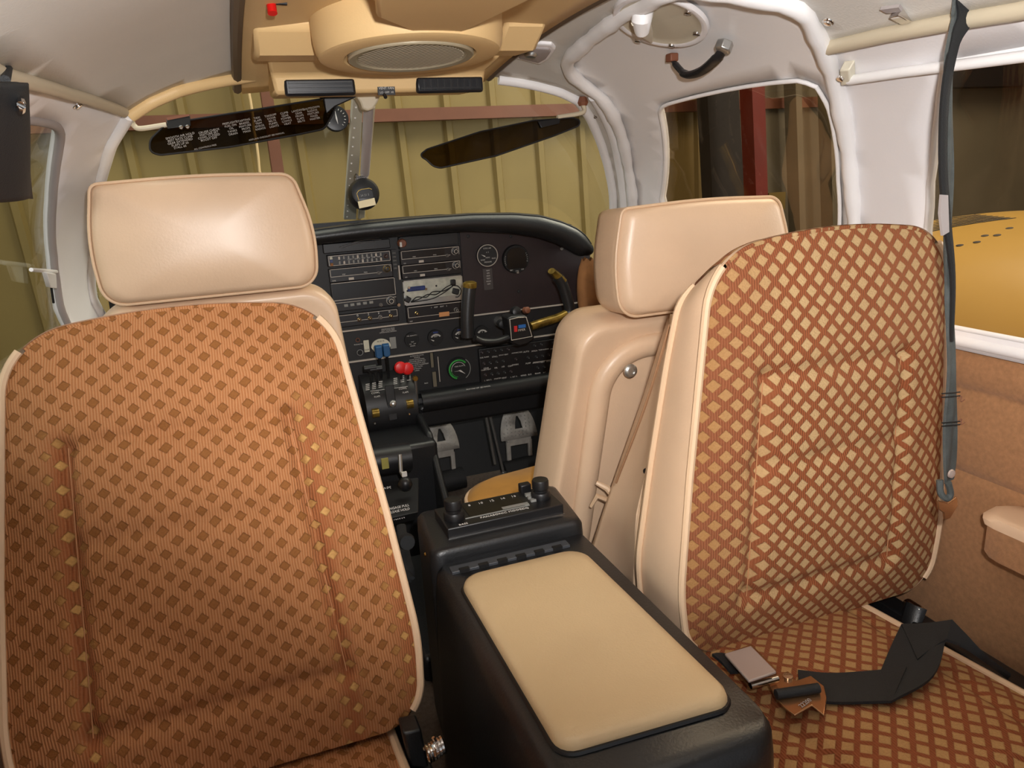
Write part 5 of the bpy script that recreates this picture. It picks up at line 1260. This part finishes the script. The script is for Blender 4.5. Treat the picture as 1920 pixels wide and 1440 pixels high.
# vent housing facing aft at the windshield end
YV = 1.24
f = [onY(x, y, YV) for x, y in ((513, 175), (905, 168), (921, 138), (928, 100), (498, 98), (508, 140))]
fx = lambda x, y, Y=YV: onY(x, y, Y)
zb_ = (fx(513, 178)[2]+fx(900, 170)[2])/2; zt_ = max(fx(500, 105)[2], ohz(0, YV)); xl, xr = fx(515, 170)[0], fx(905, 165)[0]
mb = MB(); hs_ = [(xl-.006, 1.19, zb_+.030), (xr+.008, 1.19, zb_+.030), (xr+.004, YV-.005, zb_), (xl, YV-.005, zb_)]
mb.loft([[(xl-.010, 1.16, ohz(0, 1.2)), (xr+.010, 1.16, ohz(0, 1.2)), (xr+.010, 1.17, zb_+.040), (xl-.010, 1.17, zb_+.040)],
         [(xl-.006, YV-.01, ohz(0, 1.2)), (xr+.006, YV-.01, ohz(0, 1.2)), (xr+.004, YV-.01, zb_+.028), (xl-.004, YV-.01, zb_+.028)],
         [(xl, YV, ohz(0, 1.2)), (xr, YV, ohz(0, 1.2)), (xr, YV, zb_), (xl, YV, zb_)],
         [(xl, 1.36, ohz(0, 1.36)), (xr, 1.36, ohz(0, 1.36)), (xr, 1.36, zb_+.006), (xl, 1.36, zb_+.006)]])
vh = build('vent_housing', mb, M['beige'], oh, bevel=.006, angle=25)
for k, (x0, y0, x1, y1) in enumerate(((531, 150, 667, 178), (778, 146, 905, 172))):
    a, b = fx(x0, y0+2, YV-.001), fx(x1, y1, YV-.001); zc_ = (a[2]+b[2])/2; h_ = .0125
    dz = (fx((x0+x1)/2, (y0+y1)/2)[2])
    mb = MB(); mb.bx(a[0], b[0], YV-.008, YV+.003, dz-h_, dz+h_); v = build('air_vent', mb, M['vent'], vh, bevel=.004)
    for j in range(3 if k == 0 else 1):
        zz = dz-.006+j*.006; mb = MB(); mb.bx(a[0]+.006, b[0]-.006, YV-.012, YV-.007, zz-.0012, zz+.0012); build('vent_vane', mb, M['black'], v)
    if k:
        for j in range(9):
            xx = a[0]+.012+j*(b[0]-a[0]-.024)/8; mb = MB(); mb.bx(xx-.001, xx+.001, YV-.011, YV-.007, dz-.008, dz+.008); build('vent_vane', mb, M['black'], v)
a, b = fx(707, 161, YV-.001), fx(741, 178, YV-.001); mb = MB(); mb.bx(a[0], b[0], YV-.003, YV, b[2], a[2]); pc = build('lever_placard', mb, M['black'], vh); text('VENT FAN', .0052, (a[0]*.5+b[0]*.5, YV-.0036, a[2]-.004), (1, 0, 0), (0, 0, 1), M['print'], pc); text('LO  OFF  HI', .0042, (a[0]*.5+b[0]*.5, YV-.0036, a[2]-.010), (1, 0, 0), (0, 0, 1), M['print'], pc)
mb = MB(); p = fx(721, 178, YV-.004); mb.tube([p, p+np.array((0, -.006, -.004))], .003, 8); build('vent_lever', mb, M['black'], vh)
# round speaker drum, tilted towards the rear
DY, DZ, DR = 1.02, 1.036, .124
e0, e1 = onY(600, 75, 1.0), onY(940, 62, 1.0)
tilt = radians(4)
dc = onY(770, 108, DY)
DR = (onY(938, 100, DY)[0]-onY(602, 112, DY)[0])/2
dc = np.array((dc[0], DY, dc[2]))
ax = (0, -sin(tilt), -cos(tilt))
mb = MB(); mb.lathe(dc, ax, [(DR*1.04, -.075), (DR*1.02, -.02), (DR, -.008), (DR*.975, -.002), (DR*.93, 0), (DR*.72, .0), (DR*.69, -.004), (DR*.3, -.004)], 64); dr = build('speaker_drum', mb, M['beige'], oh, angle=25)
gc = dc+np.array(ax)*(-.002)+np.array((.0, -.004, 0)); 
mb = MB(); mb.lathe(gc, ax, [(DR*.68, -.004), (DR*.68, .003), (DR*.665, .0045), (DR*.60, .0035), (DR*.575, .001), (DR*.3, .001)], 56); rg = build('grille_ring', mb, M['grille'], dr, angle=25)
mb = MB(); mb.lathe(np.array(gc)+np.array(ax)*.0008, ax, [(DR*.575, 0), (DR*.575, .0006), (DR*.3, .0006)], 40); build('mesh_backing', mb, mat('taupe_mesh_backing', 'a1977e', .6), rg)
mb = MB(); A = Vector(ax); U_ = Vector((1, 0, 0)); V_ = A.cross(U_).normalized(); g0 = Vector(gc)+A*.0026; nbar = 22
for i in range(nbar):
    s = -.96+1.92*i/(nbar-1); L_ = DR*.565*sqrt(max(0, 1-s*s)); d_ = (U_*.5+V_*.866); e_ = (U_*.866-V_*.5); c_ = g0+e_*(s*DR*.565)
    mb.tube([c_-d_*L_, c_+d_*L_], .0016, 6, flat=.12, up=ax)
build('speaker_mesh', mb, M['grille2'], rg)
# side arms of the moulding
for (x0, x1, y0, y1, Y) in ((470, 612, 45, 104, 1.08), (928, 1006, 36, 95, 1.10)):
    a, b = onY(x0, y0, Y), onY(x1, y1, Y); ac, bc = min(a[0], b[0]), max(a[0], b[0]); zlo = onY((x0+x1)/2, y1, Y)[2]
    mb = MB(); mb.loft([[(ac, Y-.05, ohz(0, Y)), (bc, Y-.05, ohz(0, Y)), (bc, Y-.04, zlo+.025), (ac, Y-.04, zlo+.025)], [(ac, Y, ohz(0, Y)), (bc, Y, ohz(0, Y)), (bc, Y, zlo), (ac, Y, zlo)], [(ac, Y+.08, ohz(0, Y)), (bc, Y+.08, ohz(0, Y)), (bc, Y+.08, zlo+.004), (ac, Y+.08, zlo+.004)]])
    build('moulded_arm', mb, M['beige'], oh, bevel=.006, angle=30)
# raised V rib running aft from the drum
def rib(xa, ya, xb, yb, Ya, Yb_, w_, h_):
    a, b = onY(xa, ya, Ya), onY(xb, yb, Yb_); A_, B_ = np.array((a[0], Ya, ohz(a[0], Ya)-.004)), np.array((b[0], Yb_, ohz(b[0], Yb_)-.004)); d = B_-A_; d[2] = 0; d /= np.linalg.norm(d); n_ = np.array((-d[1], d[0], 0))
    mb = MB(); mb.loft([[P+n_*w_/2, P+n_*w_*.3+np.array((0, 0, -h_)), P-n_*w_*.3+np.array((0, 0, -h_)), P-n_*w_/2] for P in (A_, B_)]); return mb
build('rib', rib(790, 45, 990, -60, .98, .78, .075, .034), M['beige'], oh, bevel=.005)
build('rib', rib(780, 45, 690, -60, .98, .80, .065, .030), M['beige'], oh, bevel=.005)
zz0 = dc[2]+.012
Vp = [onZ(x, y, zz0) for x, y in ((818, 70), (776, 62), (706, 34), (702, -60), (1060, -60), (1000, 0), (905, 45), (850, 69))]
mb = MB(); mb.prism(Vp, (0, 0, .045), 1.0); build('moulded_wedge', mb, M['beige'], oh, bevel=.005, angle=30)
# red capped lamp and switch bar
mb = MB(); a, b = onY(482, 1, .93), onY(538, 5, .93); mb.tube([a, b], .003, 8); sb = build('switch_bar', mb, M['black'], oh)
p = onY(508, 6, .93); mb = MB(); mb.tube([p, p+np.array((0, -.004, -.011))], .0052, 14); build('red_cap', mb, M['red'], sb)
mb = MB(); p = onY(788, 1, .90); mb.lathe(p, (0, -.3, -1), [(.004, 0), (.005, .005)], 10); build('small_screw', mb, M['silver'], oh)

# ==================================================================
#  CEILING AND DOOR FITTINGS
# ==================================================================
def onS(x, y, k=.002): P = hit(x, y); return P, snorm(P)
def frameS(x, y):
    P, n = onS(x, y); t = np.array((0, 1, 0))-n*n[1]; t /= np.linalg.norm(t); b = np.cross(n, t); return P, n, t, b
def screw(x, y, lab, r=.005, inset=0):
    P, n = onS(x, y); P = P+n*inset; t = thing('screw', lab, 'screw', P, 'bright trim screws'); mb = MB(); mb.lathe(P, n, [(r*1.5, 0), (r*1.4, .0015), (r, .002), (r*.9, .004), (r*.4, .0045)], 14); o = build('screw_head', mb, M['chrome'], t); return t
screw(145, 196, 'bright screw in the left white trim near the front pillar')
screw(1553, 40, 'bright screw in the white trim above the door seal')
screw(1115, 218, 'bright screw on the right front pillar below the visor pivot', .004)
# surface outlines traced on the ceiling
def splate(px_, h, m, name, parent, n=80, rings=((1, 0), (1, 1), (.97, 1.25), (.9, 1.35), (.02, 1.3))):
    P = [hit(x, y) for x, y in px_]; P = resample(P, n); c = P.mean(0); nn_ = snorm(hit(np.mean([p[0] for p in px_]), np.mean([p[1] for p in px_])))
    mb = MB(); mb.loft([[c+(p-c)*s+nn_*h*k for p in P] for s, k in rings], cap0=False); return build(name, mb, m, parent, angle=50)
P, n = onS(1003, 98)
dm = thing('dome_lamp_plate', 'white oval reading lamp plate beside the overhead panel', 'lamp plate', P)
splate([(960, 92), (1000, 76), (1035, 78), (1042, 86), (1030, 105), (1012, 116), (966, 104)], .004, M['white'], 'plate', dm)
splate([(968, 93), (1002, 81), (1030, 83), (1034, 88), (1024, 102), (1010, 110), (974, 101)], .0062, M['ltgrey'], 'inset', dm)
P, n = onS(996, 91); mb = MB(); mb.lathe(P+n*.004, n, [(.011, 0), (.011, .006), (.008, .010), (.003, .011)], 16); build('lamp_swivel', mb, M['silver'], dm)
P, n = onS(1018, 96); mb = MB(); mb.lathe(P+n*.007, n, [(.0035, 0), (.003, .001)], 10); build('small_hole', mb, M['blackm'], dm)
# recessed overhead latch bowl in the door
P, n, t_, b_ = frameS(1240, 38)
lb = thing('door_latch_bowl', 'cream oval overhead door latch bowl with chrome screws', 'latch', P)
oval = []
cxp, cyp = 1242, 30
for k in range(40):
    a = 2*pi*k/40; x, y = 92*cos(a), 46*sin(a); r_ = radians(12); oval.append((cxp-2+x*cos(r_)-y*sin(r_), cyp+x*sin(r_)+y*cos(r_)+4))
splate(oval, .005, M['white'], 'bowl_rim', lb, 90, ((1.0, 0), (1.0, .6), (.98, 1.1), (.93, 1.2), (.86, .9), (.80, .3)))
splate(oval, .005, mat('cream_bowl_plastic', 'c9c0ab', .4), 'bowl', lb, 90, ((.86, .9), (.80, .55), (.7, .42), (.4, .4), (.02, .4)))
Pp = hit(1208, 12)+n*.004; Pq = hit(1224, 66)+n*.004
mb = MB(); mb.tube([Pp+n*.0, Pp+n*.012, Pp+n*.02+(Pq-Pp)*.2], [.014, .014, .010], 18); lh = build('latch_hub', mb, M['white_s'], lb)
mb = MB(); mb.tube([Pp+n*.016, Pp*.6+Pq*.4+n*.014, Pq+n*.006], [.013, .011, .002], 14, flat=.5); build('latch_handle', mb, mat('cream_handle_plastic', 'd9d2be', .35), lb)
mb = MB(); mb.lathe(hit(1207, 27)+n*.022, n, [(.006, 0), (.006, .003), (.003, .0035)], 14); build('handle_screw', mb, M['chrome'], lb)
for x, y in ((1292, 15), (1308, 55), (1261, 78), (1198, 69)):
    mb = MB(); mb.lathe(hit(x, y)+n*.005, n, [(.0055, 0), (.005, .0025), (.002, .003)], 12); build('rim_screw', mb, M['chrome'], lb)
# assist handle on the door
P0, n0 = onS(1262, 102); P1, n1 = onS(1362, 76)
ah = thing('assist_handle', 'black curved pull handle with metal ends below the latch bowl', 'handle', P0)
mid = hit(1300, 100); mid2 = hit(1340, 88)
mb = MB(); mb.tube(spline([P0+n0*.006, hit(1278, 104)+n0*.018, hit(1300, 106)+n0*.028, hit(1330, 97)+n1*.028, hit(1355, 82)+n1*.020, P1+n1*.008], 6), [.005]*4+[.007]*6+[.0095]*15+[.008]*6, 12, flat=.6); build('grip', mb, M['blackv'], ah)
mb = MB(); mb.box(P0+n0*.005, (.014, .016, .012)); build('end_cap', mb, M['girt'], ah, bevel=.002)
mb = MB(); mb.lathe(P1+n1*.002, n1, [(.012, 0), (.012, .012), (.009, .014)], 6); build('end_cap', mb, M['silver'], ah, bevel=.001)
# chrome coat clip
P, n = onS(1690, 22)
cc_ = thing('coat_clip', 'small chrome coat clip on the headliner above the right rail', 'clip', P)
q = [hit(x, y)+n*.002 for x, y in ((1676, 14), (1694, 9), (1712, 36), (1694, 42))]; q2 = [hit(1676, 14)+n*.012, hit(1694, 10)+n*.012, hit(1712, 36)+n*.004, hit(1694, 42)+n*.004]
mb = MB(); mb.loft([q, q2]); build('clip_blade', mb, M['chrome'], cc_, bevel=.001); mb = MB(); q = [hit(x, y)+n*.003 for x, y in ((1655, 7), (1690, 2), (1696, 10), (1668, 14))]; mb.prism(q, tuple(n*.004)); build('clip_foot', mb, M['ltgrey'], cc_)
# curtain rail with end bracket over the middle window
P, n = onS(1592, 128)
cr = thing('curtain_rail', 'white curtain rail with a screwed end bracket above the right middle window', 'rail', P)
rp_ = [hit(x, y)+snorm(hit(x, y))*.010 for x, y in ((1600, 138), (1650, 130), (1700, 122), (1773, 112), (1840, 103), (1918, 92))]; u9 = inv(rp_[-1])[0]; rp_ += [SP(u9, y9, .012) for y9 in (.45, .3, .15, 0, -.2, -.4)]
mb = MB(); mb.tube(rp_, .0062, 10, flat=1.0); build('rail_bar', mb, M['white_s'], cr)
q = [hit(x, y)+n*.001 for x, y in ((1584, 112), (1605, 110), (1606, 142), (1586, 145))]; mb = MB(); mb.prism(q, tuple(n*.014), .9); build('end_bracket', mb, mat('cream_bracket_plastic', 'dcd6c2', .4), cr, bevel=.002)
mb = MB(); mb.lathe(hit(1588, 127)+n*.015, n, [(.005, 0), (.0045, .003), (.002, .0035)], 12); build('bracket_screw', mb, M['chrome'], cr)
# black curtain at the left window with a chrome hook
cu_ = thing('hanging_black_cloth', 'black cloth hanging over the left window at the picture edge', 'cloth', onX(20, 160, -.43))
def clf(u, v):
    a = onX(0-60+(60+24)*u, 150+4*u, -.43); b = onX(0-60+(60+58)*u, 372-4*u, -.47); 
    p = a+(b-a)*v; return (p[0]+.006*sin(9*u+2*v), p[1], p[2])
mb = MB(); mb.grid(clf, 16, 20); build('cloth_panel', mb, M['webbing'], cu_, solid=.008)
mb = MB(); mb.tube(spline([onX(24, 168, -.43), onX(36, 182, -.425), onX(40, 195, -.42), onX(38, 208, -.425), onX(30, 200, -.43)], 5), .0032, 8); build('chrome_hook', mb, M['chrome'], cu_)
mb = MB(); mb.tube([onX(10, 150, -.435), hit(14, 128)], .004, 8); build('hanger_loop', mb, M['webbing'], cu_)
# small clear latch on the left storm window
lp = hit(75, 512)
la = thing('storm_window_latch', 'small clear latch on the left storm window', 'latch', lp)
n = snorm(lp); mb = MB(); mb.tube([hit(50, 504)+n*.006, hit(98, 508)+n*.006], .0032, 8); build('latch_bar', mb, M['white_s'], la)
q = [hit(x, y)+n*.006 for x, y in ((70, 508), (88, 510), (90, 538), (78, 536))]; mb = MB(); mb.prism(q, tuple(n*.008)); build('latch_tab', mb, M['white_s'], la, bevel=.001)
mb = MB(); mb.tube([hit(86, 536)+n*.008, hit(93, 566)+n*.006], .002, 8); build('latch_cord', mb, M['webbing'], la)

# ==================================================================
#  BELTS
# ==================================================================
def ribbon(pts, widths, dirs, thick=.0016, n=8, wave=0):
    """flat webbing: centre points, half widths and width directions"""
    C = spline(pts, n); W_ = np.interp(np.linspace(0, 1, len(C)), np.linspace(0, 1, len(widths)), widths); D = np.array([np.array(d, float)/np.linalg.norm(d) for d in dirs]); T_ = np.linspace(0, 1, len(C)); Ts = np.linspace(0, 1, len(D))
    rings = []
    for i, c in enumerate(C):
        d = np.array([np.interp(T_[i], Ts, D[:, k]) for k in range(3)]); d /= np.linalg.norm(d); t = C[min(i+1, len(C)-1)]-C[max(i-1, 0)]; t /= np.linalg.norm(t); d = d-t*(d@t); d /= np.linalg.norm(d); nn_ = np.cross(t, d)
        r = []
        m = 7
        for s in (1, -1):
            for k in range(m):
                q = -1+2*k/(m-1); q *= s; r.append(c+d*(W_[i]*q)+nn_*(thick*s*(1-.25*abs(q))+wave*sin(q*4+i*.3)))
        rings.append(r)
    mb = MB(); mb.loft(rings); return mb
sh = thing('shoulder_strap', 'grey green shoulder strap hanging beside the right seat from the ceiling', 'belt', onY(1790, 10, .62))
XS = .47
def sp(x, y, Y=.62): return onY(x, y, Y)
pts = [sp(1800, -25), sp(1800, 30), sp(1790, 60), sp(1778, 110), sp(1778, 200), sp(1778, 300), sp(1776, 380), sp(1776, 460), sp(1778, 530), sp(1780, 600), sp(1783, 680), sp(1784, 740), sp(1782, 800), sp(1780, 870), sp(1780, 900)]
wd_ = [.0145, .0145, .009, .008, .0085, .0085, .008, .006, .0035, .005, .009, .012, .0135, .0135, .012]
dr_ = [(1, .3, 0)]*15
build('strap_webbing', ribbon(pts, wd_, dr_, .0022, 6, .0012), M['webg'], sh, angle=60)
pts = [sp(1808, -20, .615), sp(1812, 25, .615), sp(1790, 80, .615), sp(1772, 180, .615), sp(1768, 300, .615), sp(1774, 400, .615), sp(1786, 520, .615), sp(1784, 640, .615)]
build('strap_webbing', ribbon(pts, [.014, .012, .006, .005, .005, .005, .003, .002], [(1, 0, 0)]*8, .002, 6), M['webbing'], sh, angle=60)
q = [sp(x, y, .610) for x, y in ((1766, 365), (1778, 366), (1780, 435), (1768, 442), (1763, 400))]; mb = MB(); mb.prism(q, (0, .003, 0)); build('pale_patch', mb, M['ltgrey'], sh)
for y in (735, 742, 790, 796):
    mb = MB(); mb.tube([sp(1766, y+3, .611), sp(1800, y, .611)], .0008, 5); build('stitch_row', mb, M['blackm'], sh)
mb = MB(); mb.lathe(sp(1783, 888, .606), (0, -1, 0), [(.0055, 0), (.005, .002), (.003, .0025)], 16); build('rivet', mb, M['buckle'], sh)
mb = MB(); mb.tube(spline([sp(1762, 900, .618), sp(1764, 925, .615), sp(1776, 935, .612), sp(1782, 925, .612), sp(1778, 905, .612)], 5), .004, 8); build('strap_loop', mb, M['webg'], sh)
V2 = [sp(x, y, .615) for x, y in ((1758, 938), (1778, 944), (1795, 932), (1797, 948), (1782, 972), (1772, 975), (1770, 962), (1760, 955))]; mb = MB(); mb.prism(V2, (0, .003, 0)); build('strap_hook', mb, M['bronze'], sh, bevel=.001)
for y in (733, 776): mb = MB(); mb.tube(spline([sp(1796, y+14, .612), sp(1803, y+10, .611), sp(1802, y+20, .611), sp(1809, y+16, .611)], 5), .0006, 5); build('loose_thread', mb, M['girt'], sh)

lbt = thing('lap_belt', 'black loose lap belt lying across the right seat cushion', 'belt', onZ(1700, 1240, .25))
def oz(x, y, z=.256): return onZ(x, y, z)
def quad(ptsA, ptsB, m, name, par, th=.002, n=8, zs=None):
    """webbing between two traced edges on the cushion"""
    A = spline(ptsA, n); B = spline(ptsB, n); B = list(resample_open(B, len(A))); A = list(resample_open(A, len(A)))
    rings = []
    for a, b in zip(A, B):
        up = np.array((0, 0, th)); rings.append([a+up, (a+b)/2+up*1.3, b+up, b-up, (a+b)/2-up*.7, a-up])
    mb = MB(); mb.loft(rings); return build(name, mb, m, par, angle=50)
quad([oz(1496, 1258, .256), oz(1560, 1264, .258), oz(1650, 1258, .262), oz(1700, 1252, .27)], [oz(1500, 1308, .254), oz(1560, 1318, .256), oz(1640, 1317, .258), oz(1672, 1316, .262)], M['webbing'], 'webbing', lbt)
quad([oz(1650, 1262, .262), oz(1672, 1210, .268), oz(1690, 1172, .272)], [oz(1672, 1316, .262), oz(1752, 1265, .270), oz(1778, 1175, .285)], M['webbing'], 'webbing', lbt)
quad([oz(1690, 1172, .274), oz(1740, 1170, .282), oz(1785, 1164, .292)], [oz(1720, 1238, .272), oz(1750, 1215, .276), oz(1775, 1200, .284)], M['webbing'], 'webbing', lbt)
quad([oz(1785, 1164, .292), oz(1815, 1195, .28), oz(1850, 1232, .26), oz(1895, 1266, .235)], [oz(1775, 1200, .284), oz(1810, 1215, .272), oz(1850, 1242, .25), oz(1890, 1272, .225)], M['webbing'], 'webbing', lbt)
# tongue plate (bronze toned) and its roller
q = [(1438, 1282), (1452, 1268), (1478, 1262), (1492, 1280), (1520, 1270), (1545, 1290), (1550, 1312), (1545, 1345), (1522, 1326), (1490, 1345), (1470, 1330), (1455, 1312)]
mb = MB(); mb.prism([oz(x, y, .262) for x, y in q], (0, 0, .003)); tp = build('tongue_plate', mb, M['bronze'], lbt, bevel=.001)
mb = MB(); mb.tube([oz(1455, 1302, .270), oz(1535, 1290, .270)], .006, 12); build('webbing_roller', mb, M['webbing'], lbt)
mb = MB()
mb.lathe(oz(1477, 1272, .264), (0, 0, 1), [(.006, 0), (.006, .004), (.004, .0045)], 14); build('rivet', mb, M['chrome'], lbt)
text('22200', .008, oz(1510, 1318, .2658), (1, .25, 0), (-.2, 1, 0), M['ltgrey'], lbt)
bk = thing('belt_buckle', 'silver lift-lid lap belt buckle beside the console corner', 'buckle', oz(1405, 1250, .27))
R_ = [oz(x, y, .282) for x, y in ((1358, 1230), (1408, 1215), (1456, 1264), (1404, 1282))]
mb = MB(); mb.prism(R_, (0, 0, .004)); build('buckle_lid', mb, M['buckle'], bk, bevel=.0015)
R2 = [oz(x, y, .262) for x, y in ((1362, 1240), (1408, 1222), (1458, 1272), (1404, 1292))]; mb = MB(); mb.prism(R2, (0, 0, .014), .94); build('buckle_body', mb, M['bronze'], bk, bevel=.002)
mb = MB(); mb.tube([oz(1407, 1286, .272), oz(1458, 1272, .272)], .004, 10); build('hinge_pin', mb, M['chrome'], bk)
quad([oz(1335, 1228, .275), oz(1350, 1240, .272), oz(1370, 1262, .268)], [oz(1352, 1226, .270), oz(1375, 1232, .268), oz(1392, 1262, .262)], M['webbing'], 'webbing', bk)
# armrest on the right side wall
ar = thing('armrest', 'padded armrest with cream top on the right side wall', 'armrest', (.62, .5, .32))
a = onX(1842, 972, .60); zt_ = a[2]; y1 = a[1]
cs = [(.60, y1, .02), (.60, -.1, .02), (.668, -.1, .005), (.668, y1+.015, .02)]; ol = resample(fillet(cs, 6), 100); c_ = ol.mean(0)
mb = MB(); mb.loft([[(c_[0]+(p[0]-c_[0])*s, c_[1]+(p[1]-c_[1])*s, z) for p in ol] for s, z in ((.98, zt_-.052), (1, zt_-.045), (1.0, zt_-.012), (1.0, zt_-.008))]); build('armrest_side', mb, M['wall_fab'], ar)
mb = MB(); mb.loft([[(c_[0]+(p[0]-c_[0])*s, c_[1]+(p[1]-c_[1])*s, z) for p in ol] for s, z in ((1.01, zt_-.008), (1.02, zt_), (.98, zt_+.006), (.8, zt_+.008))]); build('armrest_pad', mb, M['leather'], ar)
